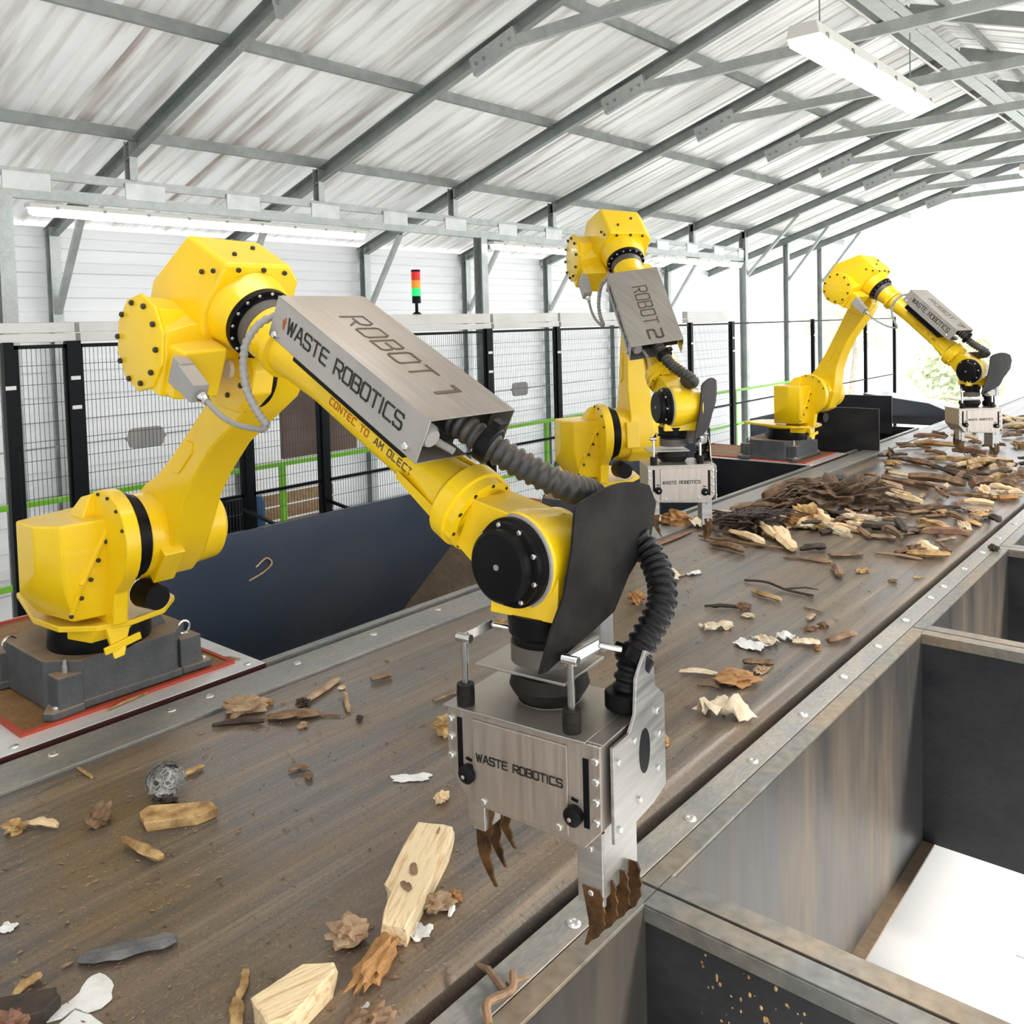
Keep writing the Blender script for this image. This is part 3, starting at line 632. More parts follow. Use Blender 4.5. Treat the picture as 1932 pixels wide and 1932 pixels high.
    q = M(); q.lathe(FT(V((.33, -.046, .70))), n, ((0, .178*k), (.03*k, .178*k), (.03*k, .165*k), (.06*k, .165*k)), 44); q.build('shoulder_ring', 'black', root)
    q = M(); q.cyl(FT(V((.30, .06, .45))), FT(V((.42, .06, .45))), .06*k, .05*k); q.build('drive_motor', 'black', root)
    q = M(); q.hull([(.31, -.12, .36), (.35, -.12, .36), (.35, -.02, .36), (.31, -.02, .36), (.335, -.10, .265), (.355, -.10, .265), (.355, -.05, .265), (.335, -.05, .265)], FT)
    q.beam(FT(V((.36, -.135, .272))), FT(V((.36, .01, .300))), .014*k, .03*k); q.hull([(.355, -.10, .235), (.37, -.10, .235), (.355, -.06, .24), (.37, -.06, .24), (.355, -.11, .28), (.37, -.05, .28)], FT)
    q.build('stop_bracket', 'yellow', root, bevel=.004)
    # lower arm
    prof = [(-.17, .10), (-.19, 0), (-.14, -.11), (-.03, -.18), (.1, -.175), (.22, -.14), (.38, -.122), (.65, -.112), (.95, -.11), (1.08, -.09), (1.15, -.02), (1.13, .07), (1.02, .10),
            (.88, .075), (.65, .035), (.47, .04), (.33, .06), (.2, .11), (.05, .16), (-.09, .16)]
    q = M(); q.prism(prof, FA, .09, .255); arm = q.build('lower_arm', 'yellow', root, bevel=.012, seg=2)
    q = M(); q.lathe(FA(V((0, 0, .0))), n, ((0, .16*k), (.02*k, .172*k), (.10*k, .17*k)), 40); q.lathe(FA(V((0, 0, .25))), n, ((0, .16*k), (.1*k, .15*k), (.13*k, .11*k)), 36)
    q.hull([(-.05, .1, .05), (.1, .08, .05), (.12, .17, .05), (-.05, .2, .05), (-.05, .1, .14), (.1, .08, .14), (.12, .17, .14), (-.05, .2, .14)], FA)
    q.build('shoulder_boss', 'yellow', arm, bevel=.006)
    q = M(); q.prism([(.36, -.1), (.52, -.095), (.55, -.06), (.52, -.03), (.38, -.035), (.34, -.07)], FA, .084, .092); q.build('cover_plate', 'yellow_plain', arm, bevel=.003)
    # elbow
    q = M()
    oc = [(-.115, .165), (.12, .165), (.168, .11), (.168, -.12), (.10, -.17), (-.10, -.17), (-.14, -.12), (-.16, .0)]
    pts = [(.02, x, y) for x, y in oc]+[(-.21, -.13, .165), (-.18, .11, .165), (-.19, .16, .1), (-.35, -.14, -.06), (-.33, .10, -.06), (-.34, -.14, -.26), (-.34, .12, -.26), (-.15, .1, -.33), (-.15, -.12, -.33), (-.1, -.17, -.05), (-.22, -.17, -.1)]
    q.hull(pts, FQ); el = q.build('elbow_housing', 'yellow', root, bevel=.014, seg=3)
    q = M(); q.lathe(FQ(V((-.12, -.275, -.18))), n, ((0, .13*k), (.008*k, .16*k), (.018*k, .16*k), (.02*k, .15*k), (.14*k, .14*k)), 10)
    q.hull([(-.14, -.26, -.08), (.0, -.26, -.08), (.04, -.26, -.14), (.05, -.26, -.28), (-.05, -.26, -.3), (-.14, -.26, -.3)]+[(x, -.12, y) for x, y in ((-.14, -.04), (0, -.04), (.04, -.14), (.06, -.3), (-.05, -.34), (-.14, -.34))], FQ)
    q.build('motor_housing', 'yellow', el, bevel=.01)
    q = M(); q.hull([(-.03, -.255, -.12), (.10, -.24, -.1), (.10, -.24, -.27), (-.03, -.255, -.29), (-.03, -.1, -.1), (.12, -.1, -.08), (.12, -.1, -.26), (-.03, -.1, -.3)], FQ); q.build('connector_box', 'yellow', el, bevel=.012)
    bl = [(FQ(V((-.12+.130*math.cos(t), -.276, -.18+.130*math.sin(t)))), -n) for t in [R(18+36*x) for x in range(10)]]
    bolts(bl, .009*k, .009*k, 'housing_bolt', 'bolt', el)
    for p, d in (((-.06, -.142, .10), -n), ((.0, -.14, .13), -n), ((-.13, -.14, .02), -n), ((.022, -.07, .145), f), ((.022, .02, .148), f), ((.022, .1, .14), f), ((-.05, -.05, .167), g), ((-.11, .05, .167), g), ((-.22, -.1, .1), g)):
        bolts([(FQ(V(p)), d)], .008*k, .008*k, 'housing_bolt', 'bolt', el)
    q = M(); q.lathe(FQ(V((0, -.004, -.225))), n, ((-.012*k, .030*k), (0, .034*k), (.02*k, .034*k)), 24); q.build('axis_cap', 'white_cap', el)
    for t in range(6):
        g1 = R(60*t+50); bolts([(FQ(V((.0+.09*math.cos(g1), -.005, -.225+.09*math.sin(g1)))), -n)], .009*k, .008*k, 'axis_bolt', 'bolt', el)
    q = M(); q.prism([(-.16, -.10), (.06, -.10), (.14, -.16), (.155, -.24), (.10, -.34), (.0, -.375), (-.12, -.35), (-.2, -.25)], frame(Q, f, g, n, k), -.004, .075); q.build('axis_plate', 'yellow', el, bevel=.008)
    q = M(); q.lathe(FQ(V((0, .06, -.225))), n, ((0, .14*k), (.035*k, .14*k)), 36); q.build('elbow_ring', 'black', root)
    # connector plug and cables
    q = M(); q.box((.09, -.268, -.205), (.14, -.222, -.115), FQ); q.hull([(.13, -.27, -.2), (.24, -.27, -.195), (.24, -.218, -.195), (.13, -.218, -.2), (.13, -.27, -.12), (.24, -.27, -.135), (.24, -.218, -.135), (.13, -.218, -.12)], FQ)
    pl = q.build('cable_plug', 'grey_plastic', el, bevel=.004)
    q = M(); q.lathe(FQ(V((.24, -.245, -.165))), f, ((0, .015*k), (.02*k, .019*k), (.03*k, .013*k), (.05*k, .012*k)), 12); q.build('cable_gland', 'chrome', pl)
    pa = catmull([FQ(V(p)) for p in ((.28, -.245, -.165), (.38, -.25, -.158), (.47, -.25, -.135), (.56, -.24, -.095), (.575, -.235, -.075))], 8)
    q = M(); q.tube(pa, .0085*k, 10); q.build('sensor_cable', 'cable', root)
    pa = catmull([FQ(V(p)) for p in ((.575, -.235, -.075), (.53, -.25, -.05), (.47, -.255, -.015), (.42, -.25, .04), (.40, -.24, .10), (.40, -.2, .16), (.44, -.13, .20), (.50, -.1, .2))], 14)
    rs = [.011*k*(1.0+.12*(1 if (i//2) % 2 else -1)) for i in range(len(pa))]
    q = M(); q.tube(pa, rs, 12); q.build('spiral_conduit', 'cable', root)
    # forearm
    q = M(); q.lathe(FQ(V((.0, 0, 0))), f, ((0, .145*k), (.06*k, .132*k), (.10*k, .120*k)), 44); q.build('wrist_drive_boss', 'yellow', root, smooth=40)
    q = M(); q.lathe(FQ(V((.098, 0, 0))), f, ((0, .119*k), (.025*k, .119*k), (.025*k, .104*k), (.035*k, .104*k)), 48); rg = q.build('roll_ring', 'black', root)
    for t in range(16):
        g1 = 2*math.pi*t/16; bolts([(Q+k*(.122*f+.111*(n*math.cos(g1)+g*math.sin(g1))), f)], .006*k, .006*k, 'ring_bolt', 'silver_bolt', rg)
    q = M(); q.lathe(FQ(V((.125, 0, 0))), f, ((0, .098*k), (.05*k, .096*k)), 40); q.build('roll_seal', 'seal_grey', root)
    L = L3
    q = M(); q.lathe(FQ(V((.165, 0, 0))), f, ((0, .094*k), (.03*k, .094*k), (.085*k, .086*k), (.10*k, .10*k), (.125*k, .10*k), (.13*k, .085*k), (.2*k, .076*k), (.34*k, .066*k), ((L-.56)*k, .066*k), ((L-.50)*k, .074*k), ((L-.42)*k, .088*k), ((L-.33)*k, .090*k)), 36)
    q.hull([(L-.42, -.075, -.035), (L-.17, -.095, -.045), (L-.17, -.095, -.01), (L-.42, -.08, -.01), (L-.42, -.05, -.03), (L-.17, -.06, -.03)], FQ)
    q.hull([(L-.42, .03, .07), (L-.17, .03, .1), (L-.17, .07, .08), (L-.42, .06, .06), (L-.42, .03, .03), (L-.17, .03, .03)], FQ)
    fo = q.build('forearm', 'yellow', root, smooth=30)
    # the small lettering along the tube, near side
    FTX = lambda off, rad: (lambda p: Q+k*((.60+p[0])*f+(rad+p[2])*(-n*math.cos((p[1]+off)/rad)+g*math.sin((p[1]+off)/rad))))
    q = M(); text(q, 'CONTEC TO', FTX(-.006, .0665), .019, .0145, .0075, .0034); q.build('lettering', 'text_orange', fo, smooth=0)
    F2 = lambda p: FTX(-.012, .0665)(V((p[0]+.215, p[1]+.006, p[2])))
    q = M(); text(q, 'AM OLECT', F2, .019, .0145, .0075, .0034); text(q, 'NE', lambda p: FTX(-.034, .0665)(V((p[0]+.40, p[1], p[2]))), .014, .012, .006, .003); q.build('lettering', 'text_brown', fo, smooth=0)
    q = M(); q.lathe(FQ(V((L-.245, 0, 0))), f, ((-.03*k, .075*k), (0, .108*k), (.045*k, .108*k), (.048*k, .10*k), (.075*k, .10*k), (.08*k, .085*k)), 40); nk = q.build('wrist_flange', 'yellow', root, smooth=30)
    for t in range(10):
        g1 = R(20+36*t); bolts([(Q+k*((L-.17)*f+.092*(n*math.cos(g1)+g*math.sin(g1))), f)], .006*k, .004*k, 'flange_bolt', 'bolt', nk)
    # wrist
    q = M(); q.lathe(FE(V((0, -.045, 0))), n, ((0, .114*k), (.006*k, .118*k), (.04*k, .118*k), (.10*k, .11*k), (.17*k, .10*k)), 44)
    q.hull([(-.2, -.07, -.06), (-.2, .07, -.06), (-.2, -.07, .06), (-.2, .07, .06), (0, -.04, -.11), (0, .09, -.11), (0, -.04, .11), (0, .09, .11)], FE)
    q.hull([(-.07, -.045, -.02), (.11, -.045, -.02), (-.07, .09, -.02), (.11, .09, -.02), (-.075, -.06, -.128), (.115, -.06, -.128), (-.07, .10, -.128), (.115, .10, -.128)], FW)
    wr = q.build('wrist_housing', 'yellow', root, bevel=.006)
    q = M(); q.lathe(FE(V((0, -.043, 0))), -n, ((0, .114*k), (.007*k, .113*k)), 44); q.build('rim_seal', 'grey_plastic', wr)
    q = M(); q.lathe(FE(V((0, -.047, 0))), -n, ((0, .107*k), (.016*k, .107*k), (.019*k, .100*k), (.034*k, .099*k), (.037*k, .086*k), (.060*k, .086*k), (.066*k, .078*k)), 44); dc = q.build('gear_cover', 'black', wr, smooth=30)
    q = M(); q.lathe(FE(V((0, -.112, 0))), -n, ((0, .008*k), (.004*k, .007*k)), 12); q.build('centre_plug', 'cover_steel', dc)
    for t in range(9):
        g1 = R(40*t+8); bolts([(J5+k*(-.080*n+.093*(f*math.cos(g1)+g*math.sin(g1))), -n)], .0065*k, .007*k, 'cover_bolt', 'silver_bolt', dc)
    # tool flange
    kq = k; k = k*kt; J5 = J5+Rt*toff; FW = frame(J5, Rt, Nt, z, k)
    q = M(); q.lathe(FW(V((.03, .02, -.125))), -z, ((0, .09*k), (.05*k, .088*k), (.06*k, .08*k), (.115*k, .08*k)), 36); q.build('tool_flange', 'black', root)
    q = M(); q.lathe(FW(V((.03, .02, -.2))), -z, ((0, .084*k), (.045*k, .084*k)), 36); q.build('flange_ring', 'seal_grey', root)
    q = M(); q.box((-.135, -.045, -.277), (.12, .15, -.269), FW); ap = q.build('adapter_plate', 'steel', root, bevel=.002)
    q = M(); q.lathe(FW(V((.03, .035, -.279))), -z, ((0, .09*k), (.03*k, .098*k), (.045*k, .09*k), (.066*k, .075*k)), 40); q.build('rubber_bellows', 'rubber', root)
    q = M(); q.lathe(FW(V((.03, .035, -.345))), -z, ((0, .078*k), (.006*k, .075*k)), 40); q.build('bellows_ring', 'chrome', root)
    # gripper body
    cx = .045
    q = M(); ol = [(cx-.208, -.352), (cx+.208, -.352), (cx+.208, -.54), (cx+.165, -.588), (cx-.15, -.575), (cx-.208, -.50)]
    FP = frame(J5, Rt, z, Nt, k)
    q.prism(ol, FP, -.125, .13); gb = q.build('gripper_body', 'panel_steel', root, bevel=.003)
    q = M(); q.box((cx-.213, -.133, -.352), (cx+.175, .14, -.346), FW); q.box((cx+.175, -.12, -.352), (cx+.213, .14, -.348), FW); q.build('top_plate', 'steel', gb, bevel=.0015)
    q = M(); q.box((cx-.13, -.132, -.568), (cx+.128, -.125, -.366), FW); fp = q.build('name_plate', 'panel_steel', gb, bevel=.0015)
    FTT = frame(FW(V((cx-.118, -.1325, -.462))), Rt, z, -Nt, k)
    q = M(); text(q, 'WASTE ROBOTICS', FTT, .0175, .0138, .0042, .0034); q.build('lettering', 'text_dark', fp, smooth=0)
    for sx, sz in ((-.1, -.555), (.105, -.553)): bolts([(FW(V((cx+sx, -.132, sz))), -Nt)], .0085*k, .006*k, 'plate_screw', 'silver_bolt', fp)
    for sx, z0, z1 in ((-.170, -.372, -.505), (.172, -.385, -.54)):
        q = M(); q.box((cx+sx-.007, -.127, z1), (cx+sx+.007, -.1245, z0), FW); q.build('guide_slot', 'black', gb)
    for sx, sz in ((-.145, -.5), (.143, -.517)):
        q = M(); q.lathe(FW(V((cx+sx, -.124, sz))), -Nt, ((0, .022*k), (.018*k, .022*k), (.022*k, .017*k), (.028*k, .008*k)), 20); kb = q.build('knob', 'black', gb)
        bolts([(FW(V((cx+sx, -.152, sz))), -Nt)], .005*k, .003*k, 'knob_screw', 'cover_steel', kb)
        q = M(); q.beam(FW(V((cx+sx-.008, -.1265, sz+.034))), FW(V((cx+sx+.008, -.1265, sz+.031))), .003*k, .006*k); q.build('stop_mark', 'black', gb)
    for sx, zz in ((-.197, (-.38, -.425, -.47)), (.196, (-.385, -.43, -.475, -.52))):
        for s3 in zz: bolts([(FW(V((cx+sx, -.125, s3))), -Nt)], .009*k, .008*k, 'body_bolt', 'silver_bolt', gb)
    # side bracket that carries the hose end
    q = M(); sd = [(-.10, -.36), (-.02, -.36), (.01, -.33), (.02, -.25), (.07, -.2), (.11, -.22), (.12, -.3), (.17, -.34), (.17, -.56), (.1, -.575), (-.1, -.575)]
    q.prism(sd, frame(J5+Rt*(cx+.218)*k, Nt, z, Rt, k), 0, .008); sb = q.build('side_bracket', 'steel', root, bevel=.0015)
    q = M(); pc = [(.055+.028*math.cos(t), -.43+.052*math.sin(t)) for t in [2*math.pi*i/20 for i in range(20)]]
    q.prism(pc, frame(J5+Rt*(cx+.218)*k, Nt, z, Rt, k), .0078, .009); q.build('side_opening', 'black', sb)
    for y, zz in ((-.08, -.40), (.0, -.385), (.12, -.36), (.13, -.42), (.12, -.5), (.02, -.53), (-.08, -.55)): bolts([(FW(V((cx+.226, y, zz))), Rt)], .008*k, .007*k, 'bracket_bolt', 'silver_bolt', sb)
    # suspension rods
    for sx, sy, dx in ((-.165, -.105, .07), (.125, -.1, .09)):
        q = M(); q.lathe(FW(V((cx+sx, sy, -.346))), z, ((0, .021*k), (.02*k, .022*k), (.022*k, .0205*k), (.024*k, .022*k), (.05*k, .021*k)), 20); q.build('rubber_buffer', 'rubber', root)
        q = M(); q.cyl(FW(V((cx+sx, sy, -.296))), FW(V((cx+sx, sy, -.19))), .0085*k, seg=12)
        q.lathe(FW(V((cx+sx-.02, sy, -.185))), Rt, ((0, .011*k), (.04*k, .011*k)), 14)
        q.beam(FW(V((cx+sx, sy, -.185))), FW(V((cx+sx+.035, sy+.07, -.165))), .004*k, .022*k)
        q.cyl(FW(V((cx+sx+.035, sy+.07, -.168))), FW(V((cx+sx+.075, sy+.1, -.18))), .007*k, seg=10); q.build('suspension_rod', 'chrome', root, bevel=.001)
    # claws
    def blade(x, y, z0, ln, hook, m='claw', teeth=0):
        q = M(); pts = []; N = 9
        for i in range(N+1):
            t = i/N; xx = x+hook*(.25*math.sin(t*2.6)-.9*max(0, t-.6)**1.3*2.2); pts.append((xx-.021*(1-t**2.6)-.001, z0-ln*t))
        rt = []
        for i in range(N, -1, -1):
            t = i/N; xx = x+hook*(.25*math.sin(t*2.6)-.9*max(0, t-.6)**1.3*2.2); rt.append((xx+.021*(1-t**2.6)+.001+(.005 if teeth and i % 2 else 0), z0-ln*t))
        q.prism(pts+rt, FP, y-.003, y+.003); return q.build('claw_blade', m, root)
    for i, y in enumerate((-.07, -.02, .03)):
        blade(cx-.14-.005*i, y, -.60, .20-.02*i, -.045, teeth=1)
    q = M(); q.box((cx-.165, -.09, -.66), (cx-.13, .05, -.55), FW); q.box((cx-.185, -.085, -.65), (cx-.165, -.02, -.55), FW); q.build('claw_mount', 'steel', root, bevel=.003)
    q = M(); q.box((cx+.13, -.10, -.73), (cx+.195, -.085, -.56), FW); q.box((cx+.15, -.085, -.72), (cx+.19, .08, -.56), FW); cm = q.build('claw_mount', 'steel', root, bevel=.003)
    for s3 in (-.6, -.70): bolts([(FW(V((cx+.165, -.10, s3))), -Nt)], .007*k, .006*k, 'claw_bolt', 'silver_bolt', cm)
    for i, y in enumerate((-.10, -.055, -.01, .035)):
        blade(cx+.165+.008*i, y, -.69, .135, .04, teeth=1)
    # guard flap
    FG = frame(J5+(Rt*.055-Nt*.02 if fg else Rt*0), Rt*math.cos(fg)+Nt*math.sin(fg), Nt*math.cos(fg)-Rt*math.sin(fg), z, k)
    q = M(); nu, nv = 12, 15; Lf = [(-.015, .150), (-.03, .135), (-.04, .04), (-.065, -.06), (-.105, -.13), (-.15, -.21)]; Rg = [(.27, .145), (.315, .09), (.29, .01), (.18, -.065), (.12, -.14), (-.12, -.215)]
    def ip(P, t):
        t = t*(len(P)-1); i = min(int(t), len(P)-2); t -= i; return (P[i][0]*(1-t)+P[i+1][0]*t, P[i][1]*(1-t)+P[i+1][1]*t)
    vs = []; fs = []
    for side in (0, 1):
        for j in range(nv+1):
            l_, r_ = ip(Lf, j/nv), ip(Rg, j/nv)
            for i in range(nu+1):
                t = i/nu; y = l_[0]*(1-t)+r_[0]*t; zz = l_[1]*(1-t)+r_[1]*t+.025*math.sin(math.pi*t)*(1-j/nv)
                x = .135+.055*math.sin(math.pi*.5*min(1, max(0, (y+.1)/.4)))-.02*(j/nv)+.006*side
                vs.append(FG(V((x, y, zz))))
    w1 = nu+1; tot = (nu+1)*(nv+1)
    for j in range(nv):
        for i in range(nu):
            p = j*w1+i; fs += [(p, p+1, p+1+w1, p+w1), (tot+p, tot+p+w1, tot+p+1+w1, tot+p+1)]
    for i in range(nu): fs += [(i, tot+i, tot+i+1, i+1), (nv*w1+i, nv*w1+i+1, tot+nv*w1+i+1, tot+nv*w1+i)]
    for j in range(nv): fs += [(j*w1, (j+1)*w1, tot+(j+1)*w1, tot+j*w1), (j*w1+nu, tot+j*w1+nu, tot+(j+1)*w1+nu, (j+1)*w1+nu)]
    q.add(vs, fs); q.build('guard_flap', 'rubber', root, smooth=50)
    q = M(); q.box((.10, -.03, -.235), (.142, .13, -.19), FG); q.box((.14, -.085, -.212), (.155, -.0, -.185), FG); q.box((.03, .09, -.24), (.15, .15, -.15), FG); q.build('flap_bracket', 'grey_plastic', root, bevel=.008)
    # corrugated hose
    FQ2 = frame(Q, f, n*math.cos(roll)+g*math.sin(roll), g*math.cos(roll)-n*math.sin(roll), kq); P_ = [FQ2(V((L-.50, -.05, .19))), FQ2(V((L-.36, -.045, .195))), FQ2(V((L-.26, -.035, .195))), FQ2(V((L-.15, .0, .185))), FQ(V((L-.03, .06, .18))), FW(V((.085, .16, .135))), FW(V((.125, .235, .05))), FW(V((.205, .25, -.03))), FW(V((.262, .185, -.12))), FW(V((.232, .09, -.235))), FW(V((.22, .06, -.345)))]
    def hosepart(pts, per, r0, nm, m):
        pa = catmull(pts, 40); acc = 0; rs = []; prev = pa[0]
        for p in pa:
            acc += (p-prev).length; prev = p; ph = (acc/(per*k)) % 1
            rs.append(k*(r0+.0034*(1 if .25 < ph < .75 else -1)*min(1, 4*abs(abs(ph-.5)-.25)+.35)))
        q = M(); q.tube(pa, rs, 20); return q.build(nm, m, root, smooth=60)
    hosepart(P_[:6], .024, .0335, 'corrugated_hose', 'hose'); hosepart(P_[5:], .022, .034, 'corrugated_hose', 'hose_dark')
    def clamp(p0, d, r, ln, m='black'):
        q = M(); q.lathe(p0-d*ln*.5*k, d, ((0, r*k*.9), (.004*k, r*k), (ln*k-.004*k, r*k), (ln*k, r*k*.9)), 24)
        q.box((-.012, -.02, r-.004), (.012, .02, r+.014), frame(p0, d, d.cross(V((0, 0, 1))).normalized(), d.cross(V((0, 0, 1))).normalized().cross(d), k)); return q.build('hose_clamp', m, root)
    clamp(P_[2].lerp(P_[3], .4), (P_[3]-P_[2]).normalized(), .05, .035); clamp(P_[1]*.5+P_[0]*.5, f, .039, .03); clamp(P_[9], (P_[9]-P_[8]).normalized(), .045, .035); clamp(P_[10]+z*.025*k, z, .047, .04)
    # instrument cover over the forearm
    n_s, g_s, k_s = n, g, k; k = kq; n = n_s*math.cos(roll)+g_s*math.sin(roll); g = g_s*math.cos(roll)-n_s*math.sin(roll); FQ = frame(Q, f, n, g, k)
    f0, f1, n0, n1, g0, g1 = .43, L-.26, -.2, .095, .130, .25
    q = M(); tk = .003
    q.box((f0, n0, g0), (f1, n0+tk, g1), FQ); q.box((f0, n1-tk, g0), (f1, n1, g1), FQ); q.box((f0, n0, g1-tk), (f1, n1, g1), FQ); q.box((f0, n0, g0), (f1, n0+.17, g0+tk), FQ); q.box((f0, n0, g0), (f0+tk, n1, g1), FQ)
    cv = q.build('cover_box', 'cover_steel', root, bevel=.0015)
    q = M(); q.box((f0+.03, -.12, .06), (f1-.12, .05, g0), FQ); q.build('cover_mount', 'black', cv)
    Ln = f1-f0; sc = Ln/.67
    FS = frame(FQ(V((f0+.075, n0-.0005, g0+.045))), f, g, -n, k)
    q = M(); text(q, 'WASTE ROBOTICS', FS, .040, .030*sc, .0095*sc, .0058); q.build('lettering', 'text_dark', cv, smooth=0)
    q = M(); text(q, 'I', frame(FQ(V((f0+.058, n0-.0005, g0+.045))), f, g, -n, k), .034, .01, 0, .004); text(q, 'V', frame(FQ(V((f0+.05, n0-.0005, g0+.05))), f, g, -n, k), .02, .012, 0, .004); q.build('logo_mark', 'text_orange', cv, smooth=0)
    FU = frame(FQ(V((f0+.135, -.085, g1+.0006))), f, n, g, k)
    q = M(); x = text(q, 'ROBOT', FU, .078, .052*sc, .020*sc, .0068, slant=-.0); text(q, num, frame(FQ(V((f0+.135+x+.03, -.085, g1+.0006))), f, n, g, k), .078, .06, .01, .012); q.build('lettering', 'text_brown', cv, smooth=0)
    for ff, gg in ((f0+.035, g0+.018), (f1-.045, g0+.024)): bolts([(FQ(V((ff, n0, gg))), -n)], .011*k, .012*k, 'cover_screw', 'chrome', cv)
    q = M(); q.lathe(FQ(V((f1-.08, -.155, .185))), f, ((0, .028*k), (.05*k, .03*k), (.065*k, .022*k)), 20); q.lathe(FQ(V((f1-.03, -.12, .165))), (f+n*.3).normalized(), ((0, .01*k), (.05*k, .009*k)), 12); q.build('valve', 'grey_plastic', cv)
    q = M(); q.box((f0+.05, n0+.02, g0+.01), (f1-.06, n1-.01, g1-.008), FQ); q.build('contents_shade_block', 'black', cv)  # black block standing for the contents and the shade inside the cover
    return J5, FW
robot(-3.773, 1.668, -.024, .872, .487, 1.0, 1.36, R(6.4), '1', 'nearest yellow robot arm, number 1 on its steel cover, reaching right over the belt', 1)
robot(-3.73, 5.35, R(-38), R(7.1), R(47.7), 1.04, 1.26, R(43), '2', 'middle yellow robot arm folded upright, number 2 on its steel cover', 2, .88, R(10), -.04, R(-24))
robot(-3.85, 9.08, R(-12), R(28.3), R(42), 1.02, 1.25, R(42), '7', 'farthest yellow robot arm standing against the bright open end', 3, .92, 0, -.03, R(-55))

